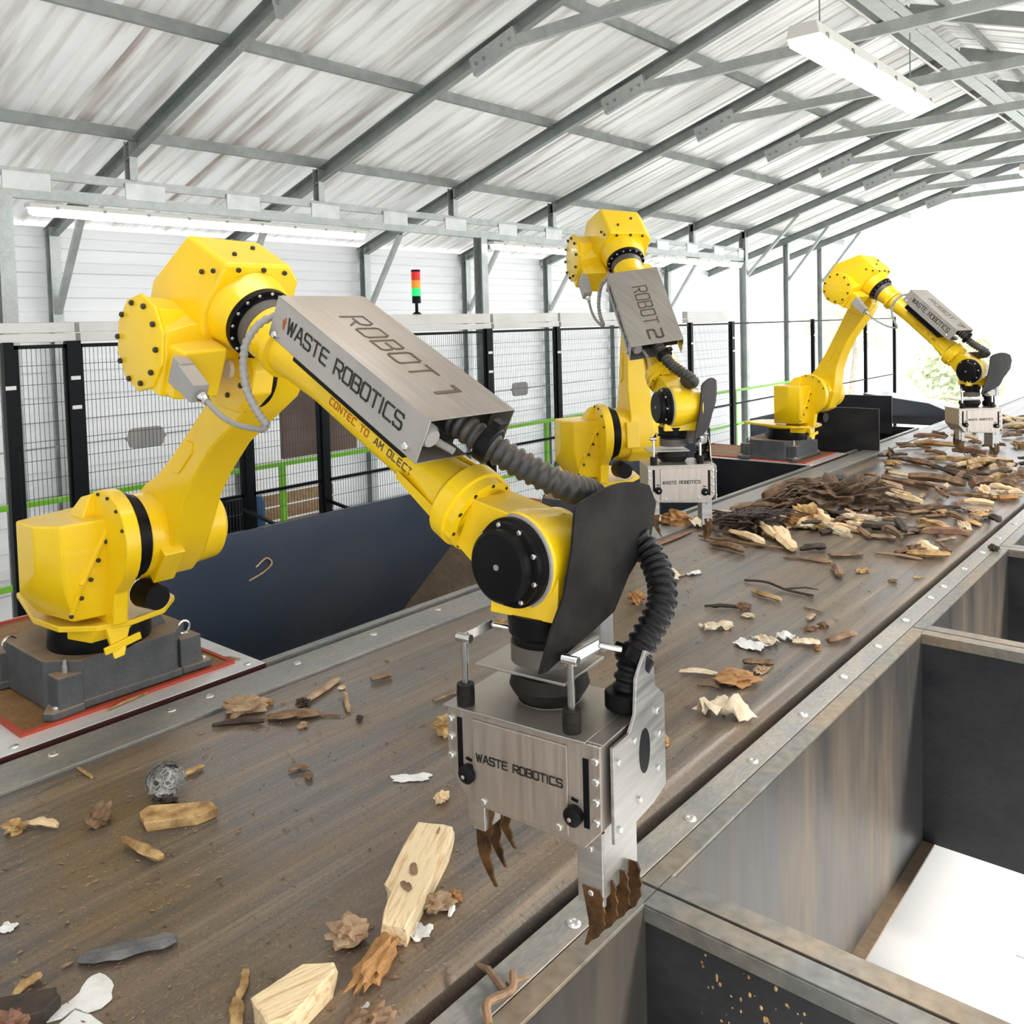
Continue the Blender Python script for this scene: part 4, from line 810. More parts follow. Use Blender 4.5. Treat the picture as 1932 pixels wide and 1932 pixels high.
# ---------------------------------------------------------------- litter on the belt
DEB = [
('c',-1.620,1.401,-1.541,1.217,0.06,0.035,'O','bark_strip','crumpled amber bark piece at the lower end of the large pale timber'),
('s',-2.156,0.867,-2.037,1.054,0.05,0.02,'G','rubber_strip','long grey rubber strip lying flat near the lower left'),
('s',-2.157,0.719,-2.176,0.784,0.025,0.02,'Y','wood_splinter','golden splinter above the dark bark slab at the left edge'),
('c',-2.065,0.659,-2.036,0.691,0.06,0.04,'R','wood_scrap','reddish wood scrap in the lower left corner'),
('s',-1.669,0.983,-1.747,1.036,0.025,0.015,'Y','wood_splinter','ochre splinter standing beside the bottom timber block'),
('s',-1.735,1.029,-1.810,1.100,0.018,0.012,'Y','wood_splinter','thin ochre sliver above the ochre splinter at the bottom'),
('n',-2.717,1.389,-2.717,1.389,0.125,0.11,'N','net_ball','matted grey plastic net ball on the left part of the belt'),
('c',-2.702,1.349,-2.630,1.364,0.05,0.03,'D','bark_piece','dark bark crumb under the grey net ball'),
('s',-2.784,1.496,-2.787,1.563,0.022,0.015,'Y','wood_splinter','short golden splinter beside the grey net ball'),
('c',-2.715,1.143,-2.745,1.214,0.055,0.05,'K','wood_chunk','brown wedge of wood left of the yellow splintered stick'),
('s',-2.558,1.169,-2.382,1.193,0.03,0.03,'Y','wood_stick','short thick golden twig below the yellow splintered stick'),
('c',-2.920,0.977,-2.870,1.011,0.045,0.035,'Y','wood_chunk','knobbly tan chunk at the left edge of the belt'),
('s',-2.900,1.030,-2.804,1.082,0.028,0.02,'L','wood_splinter','pale splinter pair right of the knobbly tan chunk'),
('s',-3.141,1.288,-3.026,1.288,0.012,0.008,'Y','wood_splinter','thin ochre sliver near the robot plate corner'),
('p',-2.449,0.794,-2.414,0.817,0.035,0.01,'W','plastic_scrap','small white chip at the left edge of the belt'),
('c',-1.729,1.285,-1.674,1.353,0.07,0.05,'T','straw_bundle','rolled tan straw bundle left of the large timber'),
('c',-1.635,1.507,-1.596,1.575,0.055,0.035,'T','paper_wad','crumpled tan paper wad right of the large timber'),
('p',-1.600,1.431,-1.552,1.463,0.05,0.02,'W','paper_scrap','small white crumpled scrap beside the amber bark'),
('c',-1.616,1.585,-1.586,1.604,0.03,0.025,'O','wood_scrap','small ochre crumb beside the crumpled tan paper wad'),
('s',-1.563,1.536,-1.598,1.580,0.014,0.008,'W','plastic_scrap','tiny white sliver below the crumpled tan paper wad'),
('p',-2.197,1.916,-2.110,2.000,0.045,0.012,'W','paper_scrap','torn white paper lying left of the near gripper'),
('c',-1.983,1.900,-1.957,1.936,0.035,0.03,'L','wood_chip','small star shaped pale chip below the torn white paper'),
('c',-3.115,1.841,-3.017,1.963,0.09,0.06,'T','paper_wad','beige crumpled clump at the belt edge near robot one'),
('s',-3.044,1.756,-2.919,1.896,0.022,0.02,'D','wood_stick','charred stick below the beige crumpled clump'),
('s',-2.934,1.926,-2.805,2.069,0.06,0.02,'K','bark_piece','curled brown bark strip right of the beige clump'),
('s',-2.843,1.996,-2.730,2.122,0.014,0.01,'K','wood_stick','thin straight stick under the curled brown bark strip'),
('s',-2.926,2.070,-3.016,2.337,0.035,0.02,'T','wood_splinter','pale split lath with frayed end beyond the curled bark'),
('c',-2.938,2.066,-2.916,2.107,0.04,0.03,'D','bark_piece','black charred bit at the foot of the pale split lath'),
('s',-2.873,2.256,-2.728,2.157,0.022,0.02,'T','wood_peg','short tan peg right of the pale split lath'),
('c',-2.940,2.276,-2.923,2.302,0.02,0.01,'L','wood_ring','small pale ring at the head of the tan peg'),
('c',-3.053,1.994,-3.044,2.026,0.03,0.02,'Y','wood_chip','little yellow chip beside the beige clump'),
('c',-2.775,1.954,-2.762,1.986,0.025,0.015,'T','wood_chip','small tan chip below the thin straight stick'),
('c',-2.646,2.130,-2.626,2.145,0.022,0.02,'D','stone','black pebble right of the tan peg'),
('s',-2.520,1.729,-2.490,1.788,0.025,0.015,'K','wood_chip','spoon shaped brown chip in the middle left of the belt'),
('c',-2.445,1.738,-2.428,1.760,0.025,0.018,'K','wood_chip','brown crumb beside the spoon shaped chip'),
('s',-2.882,2.407,-2.855,2.498,0.03,0.025,'K','wood_chunk','brown splintered chunk behind the tan peg'),
('s',-2.522,2.427,-2.501,2.559,0.018,0.012,'K','wood_stick','narrow brown stick running behind the near gripper'),
('c',-2.318,2.237,-2.251,2.304,0.075,0.06,'Y','wood_chunk','drilled tan wood block behind the near gripper corner'),
('c',-2.942,3.284,-2.888,3.303,0.04,0.025,'Y','wood_chip','golden chip by the far belt edge under the wrist'),
('b',-1.237,1.322,-1.292,1.468,0.02,0.02,'K','twig','forked dry twig on the right belt frame at the bottom'),
('c',-1.465,1.125,-1.427,1.211,0.07,0.04,'K','bark_piece','brown bark and fibre lump at the bottom edge'),
('p',-1.480,1.166,-1.465,1.206,0.05,0.02,'W','paper_scrap','white crumpled scrap on the bark lump at the bottom edge'),
('p',-1.603,2.945,-1.467,3.082,0.12,0.07,'C','paper_wad','big crumpled cream paper with a dark hollow on the belt'),
('c',-1.717,3.295,-1.574,3.359,0.13,0.035,'O','orange_disc','round rust orange disc lying flat on the belt'),
('s',-1.878,3.270,-1.736,3.332,0.035,0.02,'C','wood_shaving','curly pale shaving left of the orange disc'),
('s',-1.753,3.193,-1.672,3.227,0.016,0.012,'K','wood_splinter','small brown splinter below the curly pale shaving'),
('s',-1.706,3.522,-1.592,3.583,0.04,0.03,'K','bark_piece','bent brown bark behind the orange disc'),
('c',-1.621,3.460,-1.594,3.523,0.045,0.02,'T','wood_chip','tan chips right of the orange disc'),
('p',-1.848,3.742,-1.705,3.737,0.1,0.02,'W','paper_sheet','flat white paper square behind the orange disc'),
('p',-1.800,3.847,-1.688,3.815,0.07,0.03,'C','paper_sheet','folded cream paper right of the white paper square'),
('p',-1.727,3.927,-1.642,3.935,0.07,0.03,'W','paper_sheet','white paper peak in the middle of the paper row'),
('s',-1.633,3.882,-1.524,3.943,0.05,0.025,'C','wood_shaving','curled cream shaving ending the paper row'),
('c',-1.523,3.870,-1.502,3.885,0.022,0.02,'O','wood_ball','small orange ball below the curled cream shaving'),
('c',-1.663,4.081,-1.613,4.135,0.03,0.02,'K','wood_chip','flat brown chip above the curled cream shaving'),
('c',-1.628,4.172,-1.581,4.187,0.03,0.025,'K','wood_chip','brown pyramid crumb right of the flat brown chip'),
('s',-1.695,4.229,-1.705,4.322,0.03,0.015,'T','wood_chip','upright tan chip above the flat brown chip'),
('s',-1.783,4.400,-1.680,4.379,0.012,0.01,'K','wood_splinter','thin brown sliver above the tan chip'),
('s',-1.502,3.976,-1.442,4.151,0.05,0.03,'K','bark_piece','ragged brown bark fan near the right belt edge'),
('s',-2.204,4.112,-2.044,4.205,0.022,0.02,'D','wood_stick','straight dark stick in the middle of the belt'),
('c',-2.055,4.190,-2.004,4.226,0.03,0.035,'R','wood_chip','reddish cone chip at the end of the dark stick'),
('c',-1.988,4.099,-1.933,4.118,0.035,0.02,'C','wood_chip','cream flake under the reddish cone chip'),
('p',-2.058,3.816,-1.956,3.927,0.07,0.03,'C','paper_scrap','cream crumpled scrap left of the paper row'),
('b',-2.242,4.664,-1.814,4.601,0.014,0.014,'D','branch','long thin forked branch lying across the belt'),
('s',-2.110,4.486,-1.924,4.434,0.03,0.025,'Y','bark_piece','golden brown bark below the forked branch'),
('c',-2.726,4.597,-2.579,4.466,0.08,0.04,'C','wood_shaving','pale curled sheet just beyond the black hose'),
('p',-2.568,4.583,-2.536,4.674,0.045,0.02,'W','wood_chip','white flake right of the pale curled sheet'),
('s',-2.599,4.471,-2.585,4.589,0.02,0.012,'T','wood_splinter','tan sliver beside the pale curled sheet'),
('s',-1.944,5.225,-1.822,5.021,0.045,0.04,'K','log','stubby dark log end in the middle of the belt'),
('s',-2.667,6.035,-2.267,5.424,0.085,0.05,'L','plank','pale plank leaning on the front of the wood heap'),
('s',-2.268,5.267,-1.998,5.301,0.03,0.015,'K','bark_piece','thin bark strip under the pale plank'),
('s',-2.093,5.315,-1.974,5.307,0.02,0.02,'Y','wood_splinter','golden splinter touching the stubby dark log'),
('s',-2.779,5.274,-2.508,5.223,0.05,0.045,'K','log','short brown log at the front left of the heap'),
('s',-2.956,5.456,-2.339,5.451,0.022,0.025,'K','branch','long thin branch passing behind the short brown log'),
('s',-2.235,5.458,-2.134,5.609,0.05,0.045,'D','log','dark log tip right of the pale plank'),
('s',-2.046,5.447,-1.889,5.585,0.045,0.03,'K','bark_piece','forked brown bark right of the dark log tip'),
('c',-1.792,5.195,-1.737,5.260,0.035,0.025,'Y','wood_chip','leaf like golden chip right of the stubby log'),
('c',-1.586,5.122,-1.548,5.149,0.025,0.015,'K','wood_chip','brown crumb near the right side of the belt'),
('s',-1.496,5.268,-1.443,5.305,0.02,0.012,'Y','wood_chip','yellow sliver near the right belt edge'),
('c',-2.657,6.397,-2.257,6.970,0.38,0.24,'H','root_mass','big dark hairy root mass in the heart of the heap'),
('s',-2.977,6.542,-2.695,7.144,0.1,0.18,'K','root','thick root stretching left from the root mass'),
('s',-2.648,7.019,-2.198,7.436,0.1,0.16,'T','root','long tan root stretching right over the root mass'),
('c',-2.601,6.261,-2.423,6.163,0.16,0.14,'Y','wood_chunk','golden splintered chunk in front of the root mass'),
('s',-2.646,6.573,-2.317,6.135,0.09,0.1,'L','wood_board','pale board stacked against the golden chunk'),
('s',-2.403,6.210,-2.150,6.083,0.06,0.05,'L','wood_splinter','pale splintered slat right of the pale board'),
('c',-2.645,6.152,-2.508,6.035,0.08,0.09,'O','wood_block','orange square block left of the golden chunk'),
('s',-2.518,6.059,-2.383,6.108,0.06,0.04,'C','wood_shaving','cream curl below the golden chunk'),
('s',-2.294,5.956,-2.260,6.132,0.04,0.04,'D','log','small dark round log below the pale splintered slat'),
('c',-2.849,5.730,-2.670,5.950,0.24,0.12,'D','bark_heap','charred bark lump left of the pale plank'),
('s',-2.808,5.644,-2.488,5.459,0.07,0.05,'L','wood_piece','pale split piece in front of the charred bark lump'),
('s',-2.774,5.912,-2.498,5.651,0.05,0.07,'L','wood_piece','cream slat between the charred lump and the pale plank'),
('s',-3.132,6.301,-2.910,6.589,0.07,0.06,'K','bark_piece','grey brown bark at the back of the charred lump'),
('s',-3.134,5.912,-2.931,5.981,0.08,0.06,'Y','wood_piece','golden block at the left end of the heap'),
('p',-3.093,5.674,-3.166,6.059,0.12,0.08,'C','paper_wad','pale shredded fibres beside the second gripper'),
('c',-3.366,5.651,-3.204,5.758,0.16,0.1,'O','wood_chunk','orange brown wood under the second gripper'),
('s',-3.224,7.707,-2.894,7.309,0.07,0.06,'L','wood_board','pale striped board behind the heap near the left strip'),
('c',-2.995,7.385,-2.882,7.456,0.1,0.08,'Y','wood_chunk','golden chunks behind the thick root'),
('c',-2.862,7.525,-2.772,7.493,0.09,0.09,'L','wood_block','pale cube beside the golden chunks'),
('c',-2.849,7.741,-2.772,7.788,0.07,0.12,'G','rubber_scrap','upright dark grey rubber flap at the back of the heap'),
('s',-2.791,7.908,-2.403,7.556,0.05,0.08,'T','root','curved root arching right of the rubber flap'),
('s',-2.556,7.491,-2.151,7.555,0.06,0.07,'Y','plank','long golden plank right of the heap'),
('s',-2.618,8.307,-2.148,8.036,0.06,0.06,'K','plank','brown plank lying behind the long golden plank'),
('s',-2.416,8.362,-1.924,8.257,0.1,0.09,'K','log','long smooth brown log across the far belt'),
('s',-1.867,8.260,-1.729,8.405,0.11,0.1,'K','log','thick log right of the long smooth brown log'),
('s',-1.682,8.315,-1.504,8.253,0.1,0.1,'K','log','thick log at the right edge of the picture'),
('s',-2.131,8.873,-1.957,8.978,0.07,0.06,'R','bark_piece','reddish bark behind the thick log'),
('s',-2.147,9.760,-1.990,9.932,0.07,0.06,'R','bark_piece','reddish bark slab further back on the right'),
('s',-2.861,9.508,-2.396,9.221,0.08,0.06,'K','plank','bent brown board behind the brown plank'),
('p',-1.706,7.381,-1.533,7.331,0.16,0.03,'T','cardboard_sheet','flat tan cardboard sheet near the right belt edge'),
('s',-1.586,7.048,-1.496,7.150,0.1,0.04,'Y','cardboard_sheet','golden cardboard sheet in front of the tan sheet'),
('s',-1.483,7.088,-1.389,6.982,0.05,0.05,'D','wood_piece','dark pointed piece at the right belt edge'),
('s',-1.869,7.275,-1.738,7.360,0.05,0.03,'D','bark_piece','dark bark strip left of the tan cardboard sheet'),
('s',-1.679,6.928,-1.479,6.814,0.05,0.03,'Y','wood_splinter','golden splinters in front of the golden cardboard'),
('s',-2.000,6.959,-1.904,7.090,0.04,0.03,'T','bark_piece','tan bark strip in the middle of the far litter'),
('s',-1.872,6.901,-1.740,7.031,0.035,0.025,'K','bark_piece','brown bark sliver in the middle of the far litter'),
('s',-1.825,6.506,-1.673,6.686,0.05,0.03,'T','bark_piece','wide tan bark in front of the brown sliver'),
('c',-1.743,7.940,-1.677,7.982,0.09,0.09,'L','wood_block','pale cube in front of the thick log'),
('s',-1.756,7.874,-1.576,7.884,0.04,0.03,'Y','plank','golden lath beside the pale cube'),
('s',-1.565,7.831,-1.463,7.947,0.07,0.05,'O','wood_piece','orange wood piece below the log at the right edge'),
('s',-1.721,5.708,-1.640,5.924,0.05,0.04,'K','bark_piece','brown bark at the left of the right hand pile'),
('s',-1.665,6.050,-1.525,5.850,0.07,0.05,'L','wood_piece','pale wedge on top of the right hand pile'),
('s',-1.663,5.725,-1.444,5.829,0.06,0.05,'Y','wood_piece','golden stick across the right hand pile'),
('c',-1.679,5.802,-1.584,5.835,0.1,0.06,'K','wood_chunk','rounded brown chunk in the right hand pile'),
('s',-1.840,5.674,-1.558,5.683,0.022,0.02,'T','wood_stick','thin tan stick in front of the right hand pile'),
('s',-1.614,6.192,-1.533,6.352,0.03,0.02,'T','wood_splinter','thin splinter behind the right hand pile'),
('s',-2.242,6.343,-1.990,6.031,0.04,0.04,'K','bark_piece','brown bark leaning right of the pale slat'),
('s',-2.021,6.072,-1.844,6.118,0.05,0.03,'T','wood_piece','flat tan piece right of the leaning brown bark'),
('s',-1.890,6.270,-1.791,6.412,0.08,0.03,'K','bark_piece','broad brown bark behind the right hand pile'),
('p',-2.099,6.363,-1.943,6.568,0.14,0.03,'G','net_scrap','grey net scrap behind the flat tan piece'),
('c',-1.282,6.127,-1.232,6.161,0.06,0.03,'D','bark_piece','dark scrap lying on the right belt frame'),
('c',-2.558,3.949,-2.532,4.025,0.08,0.06,'O','orange_scrap','bright orange scrap half hidden behind the black hose'),
('c',-1.611,2.661,-1.587,2.679,0.03,0.035,'Y','wood_chip','golden chip just right of the near gripper body'),
('s',-3.088,5.006,-3.091,5.551,0.05,0.012,'R','bark_piece','reddish dust sheet below the second gripper'),
]
SLABS = [
([(-1.881, 1.733), (-1.782, 1.782), (-1.73, 1.709), (-1.568, 1.39), (-1.632, 1.364), (-1.702, 1.464), (-1.738, 1.477), (-1.797, 1.563)],0.055,'L','split_timber','large pale split timber slab lying toward the near gripper claws'),
([(-1.666, 1.025), (-1.663, 1.156), (-1.608, 1.21), (-1.583, 1.181), (-1.55, 1.033), (-1.577, 0.999)],0.06,'L','timber_block','thick pale cut timber block at the bottom edge of the belt'),
([(-2.087, 0.863), (-2.081, 0.883), (-2.033, 0.886), (-1.979, 0.864), (-1.969, 0.832), (-1.979, 0.807), (-2.017, 0.794), (-2.009, 0.762), (-2.036, 0.717), (-2.055, 0.721), (-2.047, 0.761), (-2.047, 0.807), (-2.078, 0.845)],0.004,'W','plastic_scrap','torn white plastic sheet at the lower left of the belt'),
([(-1.993, 0.739), (-2.011, 0.791), (-1.97, 0.808), (-1.895, 0.816), (-1.869, 0.786), (-1.941, 0.728)],0.004,'W','plastic_scrap','white plastic flap cut off by the bottom edge of the picture'),
([(-2.646, 1.262), (-2.657, 1.299), (-2.588, 1.368), (-2.521, 1.439), (-2.47, 1.427), (-2.475, 1.367), (-2.568, 1.245)],0.03,'Y','wood_piece','yellow splintered stick in front of the grey net ball'),
([(-2.146, 0.682), (-2.073, 0.784), (-2.041, 0.775), (-2.02, 0.729), (-2.067, 0.654)],0.035,'D','bark_piece','dark brown bark slab at the left edge beside white plastic'),
]
def rough_stick(q, a, b, w, h, sd, z0=0.0, n=7):
    a = V(a); b = V(b); d = b-a; L = d.length; d.normalize(); s = V((0, 0, 1)).cross(d).normalized()
    rnd = random.Random(sd); bow = rnd.uniform(-.06, .06)*L; lift = rnd.uniform(0, .3)*h; vs = []; fs = []
    K = 5
    for i in range(n+1):
        t = i/n; c = a.lerp(b, t)+s*bow*math.sin(math.pi*t)+V((0, 0, h*.52+lift*math.sin(math.pi*t)))
        tp = (.55+.45*min(1, t*5)*(1 if t < .85 else (1-t)/.15*.7+.3)) if L > 2*w else .8+.2*rnd.random()
        for j in range(K):
            g_ = 2*math.pi*(j+.5)/K; r = 1+.55*noise.noise(V((i*.9+sd, j*2.1, sd*3.3)))
            vs.append(c+s*math.cos(g_)*w/2*tp*r*1.1+V((0, 0, 1))*math.sin(g_)*h/2*r*max(.7, tp)+d*rnd.uniform(-.25, .25)*L/n*(1 if i in (0, n) else .3))
    for i in range(n):
        for j in range(K):
            k_ = (j+1) % K; fs.append((i*K+j, i*K+k_, (i+1)*K+k_, (i+1)*K+j))
    fs.append(tuple(range(K))[::-1]); fs.append(tuple(n*K+i for i in range(K)))
    q.add(vs, fs)
def settle(o, z=0.0):
    pass
def crumple(q, a, b, w, h, sd):
    a = V(a); b = V(b); d = b-a; L = max(d.length, .02); d.normalize(); s = V((0, 0, 1)).cross(d).normalized(); N = 9; vs = []; fs = []
    for side in (0, 1):
        for i in range(N+1):
            for j in range(N+1):
                u = i/N; v = j/N; ed = 1+.30*noise.noise(V((u*5+sd, v*5, 1.7*sd)))
                p = a+d*L*(.5+(u-.5)*ed)+s*w*(v-.5)*ed
                z_ = h*(.45+.9*noise.noise(V((u*3.4, v*3.4, sd*2.2)))+.5*noise.noise(V((u*8, v*8, sd))))
                vs.append(V((p.x, p.y, max(.0005, z_*(1 if h > .015 else .6))+(.0016 if side else 0))))
    T = (N+1)**2; W1 = N+1
    for i in range(N):
        for j in range(N):
            p = i*W1+j; fs += [(p, p+W1, p+W1+1, p+1), (T+p, T+p+1, T+p+W1+1, T+p+W1)]
    for i in range(N):
        fs += [(i, i+1, T+i+1, T+i), (N*W1+i, T+N*W1+i, T+N*W1+i+1, N*W1+i+1), (i*W1, T+i*W1, T+(i+1)*W1, (i+1)*W1), (i*W1+N, (i+1)*W1+N, T+(i+1)*W1+N, T+i*W1+N)]
    q.add(vs, fs)
def slab(q, poly, h, sd):
    n = len(poly); c = sum((V(p) for p in poly), V((0, 0)))/n; T = 3; vs = []
    lay = [(0, .97, .0), (h*.5, 1.0, .003), (h*.93, 1.0, .004), (h, .93, .003)]
    pts = []
    for i in range(n):
        a, b = V(poly[i]), V(poly[(i+1) % n])
        for t in range(T): pts.append(a.lerp(b, t/T))
    m_ = len(pts); fs = []
    for z_, s_, nz in lay:
        for i, p in enumerate(pts):
            o = nz*noise.noise(V((i*1.7, z_*40, sd)))*2; d = (p-c); vs.append(V((c.x+d.x*s_+o, c.y+d.y*s_+o*.6, z_+o*.5)))
    for j in range(3):
        for i in range(m_): fs.append((j*m_+i, j*m_+(i+1) % m_, (j+1)*m_+(i+1) % m_, (j+1)*m_+i))
    fs.append(tuple(range(m_))[::-1]); fs.append(tuple(3*m_+i for i in range(m_)))
    q.add(vs, fs)
def make_piece(kind, a, b, w_, h, sd):
    q = M(); c = (V(a)+V(b))/2; L = (V(b)-V(a)).length; ang = math.atan2(b[1]-a[1], b[0]-a[0])
    if kind == 's':
        rough_stick(q, a, b, w_, h, sd)
        if L > .12 and w_ > .03: rough_stick(q, V(a).lerp(V(b), .1)+V((0, w_*.2, h*.3)), V(a).lerp(V(b), .75)+V((0, w_*.3, h*.3)), w_*.5, h*.5, sd+.5)
    elif kind == 'c':
        big = w_ > .2
        q.ball((0, 0, 0), 1, (max(L, w_)*.5, w_*.5, h*.55), 5 if big else 3, 1.0 if big else .9, sd, 4.5 if big else 2.6)
        if big:
            rnd = random.Random(int(sd*7))
            for i in range(130):
                t = rnd.uniform(-1, 1)*L*.5; y_ = rnd.uniform(-.5, .5)*w_; e_ = rnd.uniform(.05, .16)*(1 if rnd.random() < .5 else -1); z_ = rnd.uniform(-.1, .55)*h
                q.tube(catmull([(t, y_*.6, z_), (t+e_, y_*.9+.02, z_+.02), (t+e_*2, y_+.03*rnd.random(), z_-.02)], 3), [rnd.uniform(.004, .012)*f_ for f_ in (1, 1, .9, .8, .7, .5, .3)], 6)
        bmesh.ops.rotate(q.b, matrix=Matrix.Rotation(ang, 3, 'Z'), verts=q.b.verts); bmesh.ops.translate(q.b, vec=(c.x, c.y, h*.5), verts=q.b.verts)
    elif kind == 'p': crumple(q, a, b, w_, h, sd)
    elif kind == 'b':
        A = V(a); B_ = V(b); s = V((-(B_-A).y, (B_-A).x, 0)).normalized()
        pa = [A+V((0, 0, .01)), A.lerp(B_, .3)+s*.02+V((0, 0, .02)), A.lerp(B_, .65)-s*.015+V((0, 0, .015)), B_+V((0, 0, .012))]
        q.tube(catmull(pa, 6), w_*.5, 7); q.tube([A.lerp(B_, .62)+V((0, 0, .014)), A.lerp(B_, .82)+s*.05+V((0, 0, .03)), A.lerp(B_, .95)+s*.09+V((0, 0, .02))], [w_*.45, w_*.4, w_*.2], 6)
        q.tube([A.lerp(B_, .75)+V((0, 0, .014)), A.lerp(B_, 1.05)-s*.04+V((0, 0, .01))], [w_*.35, w_*.15], 6)
    elif kind == 'n':
        rnd = random.Random(3)
        q.ball((c.x, c.y, h*.45), w_*.40, (1.1, 1, .8), 3, .5, 2, 3)
        for i in range(70):
            u = V((rnd.gauss(0, 1), rnd.gauss(0, 1), abs(rnd.gauss(0, 1))*.9)).normalized(); ax = u.orthogonal().normalized(); bx = u.cross(ax); g0 = rnd.random()*6; pts = []
            for t in range(7):
                g_ = g0+t*.55; pts.append(V((c.x, c.y, h*.42))+(u*.96+(ax*math.cos(g_)+bx*math.sin(g_))*.34).normalized()*w_*.5*V((1.15, 1, .82)).length/1.73)
            q.tube(pts, .0022, 5)
    for v in q.b.verts:
        if v.co.z < -.008: v.co.z = -.008
    return q
CATS = {'split_timber': 'timber', 'timber_block': 'timber'}
for i, (poly, h, col, nm, lb) in enumerate(SLABS):
    q = M(); slab(q, poly, h, i+1.5); bmesh.ops.translate(q.b, vec=(0, 0, -.011), verts=q.b.verts)
    tag(q.build(nm, {'split_timber': 'timber_grain', 'timber_block': 'timber_grain_2'}.get(nm, 'deb_'+col), None, smooth=25, origin=(poly[0][0], poly[0][1], -.011)), lb, nm.replace('_', ' '), 'waste pieces on the belt')
for i, (kd, x1, y1, x2, y2, w_, h, col, nm, lb) in enumerate(DEB):
    q = make_piece(kd, (x1, y1, 0), (x2, y2, 0), w_, h, i*1.37+1)
    dz = -.010 if x1 < -1.40 else 0.0
    bmesh.ops.translate(q.b, vec=(0, 0, dz), verts=q.b.verts)
    o = q.build(nm, 'deb_'+col, None, smooth=60 if kd == 'c' and w_ > .2 else {'p': 60, 'b': 30, 'n': 30}.get(kd, 12), origin=((x1+x2)/2, (y1+y2)/2, dz))
    tag(o, lb, nm.replace('_', ' '), 'waste pieces on the belt')
# far litter: countable pieces nothing tells apart, drawn from a few shapes
random.seed(21)
protos = []
for i in range(12):
    kd = 's' if i < 9 else 'c'; L = random.uniform(.12, .42); col = 'KLDKRTYKLKYC'[i]; w_ = random.uniform(.03, .085)
    q = make_piece(kd, (-L/2, 0, 0), (L/2, 0, 0), w_, random.uniform(.025, .06), i*3.1+40); protos.append((q.build('bark_scrap', 'deb_'+col, None, smooth=12), L))
used = set(); cnt = 0
G1 = ('brown bark or wood scrap scattered on the far belt around the farthest gripper', 'bark scrap', 'far bark scraps')
G2 = ('brown or pale wood fragment piled in the heap halfway down the belt', 'bark scrap', 'heap fragments')
def put(x, y, z, s, grp, tilt=.12):
    global cnt
    i = random.randrange(len(protos)); o, L = protos[i]
    if i in used: o = o.copy(); C.objects.link(o)
    used.add(i); o.location = (x, y, z); o.scale = (s, s, s); o.rotation_euler = (random.uniform(-tilt, tilt), random.uniform(-tilt, tilt), random.uniform(0, 6.28)); tag(o, grp[0], grp[1], grp[2]); cnt += 1
for i in range(215):
    y = 6.0+8.5*random.random()**1.15; x = random.uniform(-3.05, -1.5)
    dens = noise.noise(V((x*1.3, y*.6, 3)))
    if dens < -.12 and random.random() < .8: continue
    put(x, y, -.005+random.random()**3*.05, random.uniform(.7, 1.35), G1)
for i in range(95):
    x = random.uniform(-3.0, -2.1); y = 5.62+(x+3)*.6+abs(random.gauss(0, .6))
    put(x, y, -.005+min(.045, max(0, random.gauss(.03, .03))), random.uniform(.45, .9), G2, .4)
for i, (o, L) in enumerate(protos):
    if i not in used: bpy.data.objects.remove(o)
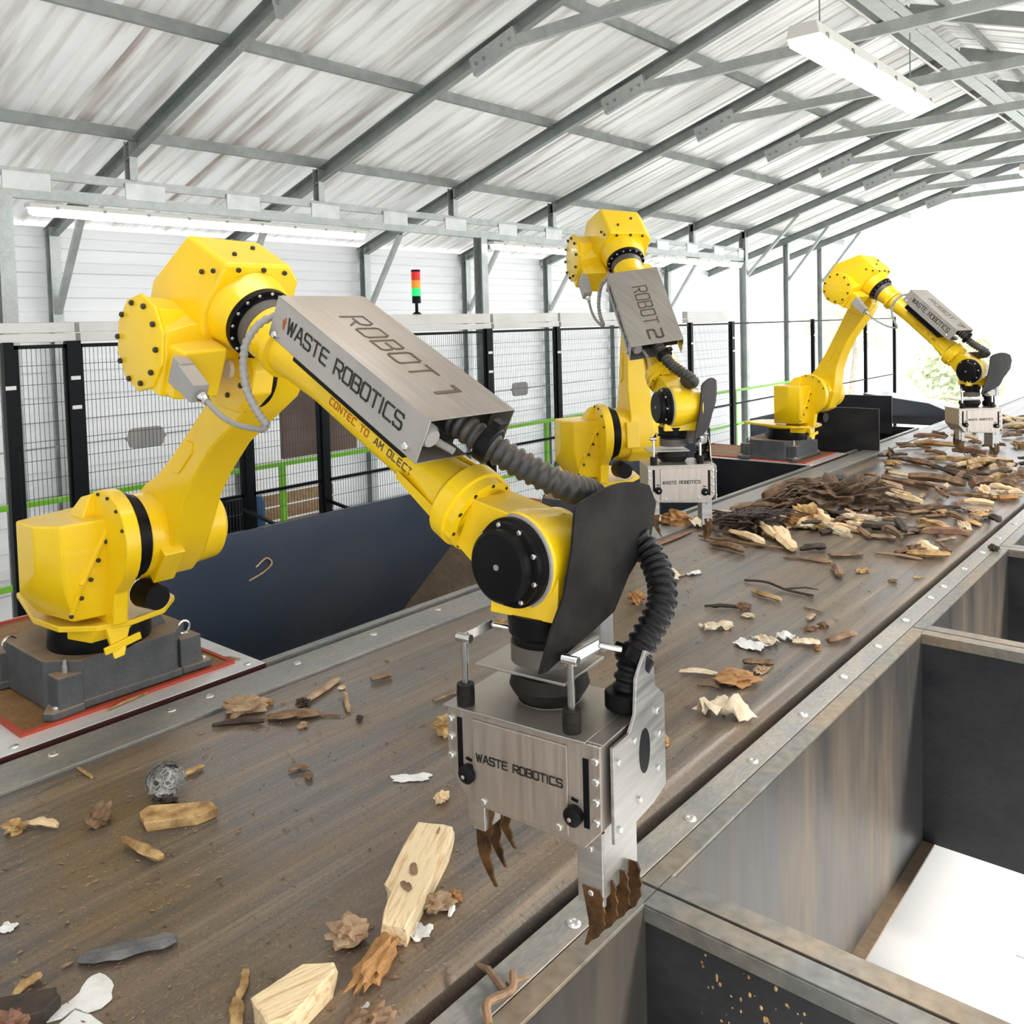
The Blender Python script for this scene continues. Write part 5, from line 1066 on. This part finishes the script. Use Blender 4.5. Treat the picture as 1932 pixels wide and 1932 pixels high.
# crumbs and chaff nobody could count
q = M(); random.seed(9)
for i in range(2300):
    x = random.uniform(-3.1, -1.5); y = .6+random.random()**1.6*7.5; s = random.uniform(.0012, .0042)*(1.6 if random.random() < .08 else 1); c = V((x, y, -.011+s*.5)); a_ = random.random()*6.28
    e1 = V((math.cos(a_), math.sin(a_), 0)); e2 = V((-e1.y, e1.x, 0)); l = random.choice((1, 1, 1.6, 3))
    q.add([c+e1*s*l, c+e2*s, c-e1*s*l, c-e2*s, c+V((0, 0, s))], ((0, 1, 4), (1, 2, 4), (2, 3, 4), (3, 0, 4), (3, 2, 1, 0)))
tag(q.build('belt_crumbs', 'deb_K', smooth=0), 'dark bark crumbs sprinkled over the whole belt', 'crumbs', kind='stuff')
q = M()
for i in range(1500):
    x = random.uniform(-3.1, -1.45); y = .6+random.random()**1.6*5; c = V((x, y, -.0105)); a_ = random.gauss(1.2, .9); s = random.uniform(.004, .011)
    e1 = V((math.cos(a_), math.sin(a_), 0)); e2 = V((-e1.y, e1.x, 0))*.0009
    q.add([c+e1*s, c+e2, c-e1*s, c-e2, c+V((0, 0, .0012))], ((0, 1, 4), (1, 2, 4), (2, 3, 4), (3, 0, 4)))
tag(q.build('wood_fibres', 'deb_T', smooth=0), 'fine tan wood fibres dusted over the near belt', 'fibres', kind='stuff')
# bits on the robot platform and chute
for x1, y1, x2, y2, c_, nm, lb in ((-3.50, 1.56, -3.535, 1.74, 'Y', 'wood_splinter', 'pale splinter lying along the red edge of the near platform'), (-3.55, 2.2, -3.66, 2.15, 'T', 'wood_chip', 'tan dust flakes on the right corner of the near platform')):
    q = M(); rough_stick(q, (x1, y1, .0), (x2, y2, .0), .014, .01, 5); tag(q.build(nm, 'deb_'+c_, None, origin=(x1, y1, 0)), lb, nm.replace('_', ' '))
q = M(); q.tube(catmull([(-4.553, 2.95, .10), (-4.55, 3.02, .14), (-4.553, 3.06, .10), (-4.55, 3.0, .06), (-4.553, 2.9, .03)], 5), .006, 6); tag(q.build('wood_curl', 'deb_T', None, smooth=40), 'small tan curl stuck to the dark blue chute wall', 'wood curl')

for x1, y1, x2, y2, w_, nm, lb in ((-1.735, 1.575, -1.70, 1.545, .02, 'bark_flake', 'brown bark flake on top of the large pale timber'), (-1.70, 1.50, -1.66, 1.49, .018, 'bark_flake', 'amber bark sliver lying across the middle of the large timber'), (-1.80, 1.74, -1.785, 1.715, .006, 'wood_splinter', 'thin brown splinter at the wide end of the large timber')):
    q = M(); rough_stick(q, (x1, y1, 0), (x2, y2, 0), w_, .008, x1*9); bmesh.ops.translate(q.b, vec=(0, 0, .0445), verts=q.b.verts); tag(q.build(nm, 'deb_K', None, smooth=12, origin=(x1, y1, .0445)), lb, nm.replace('_', ' '))
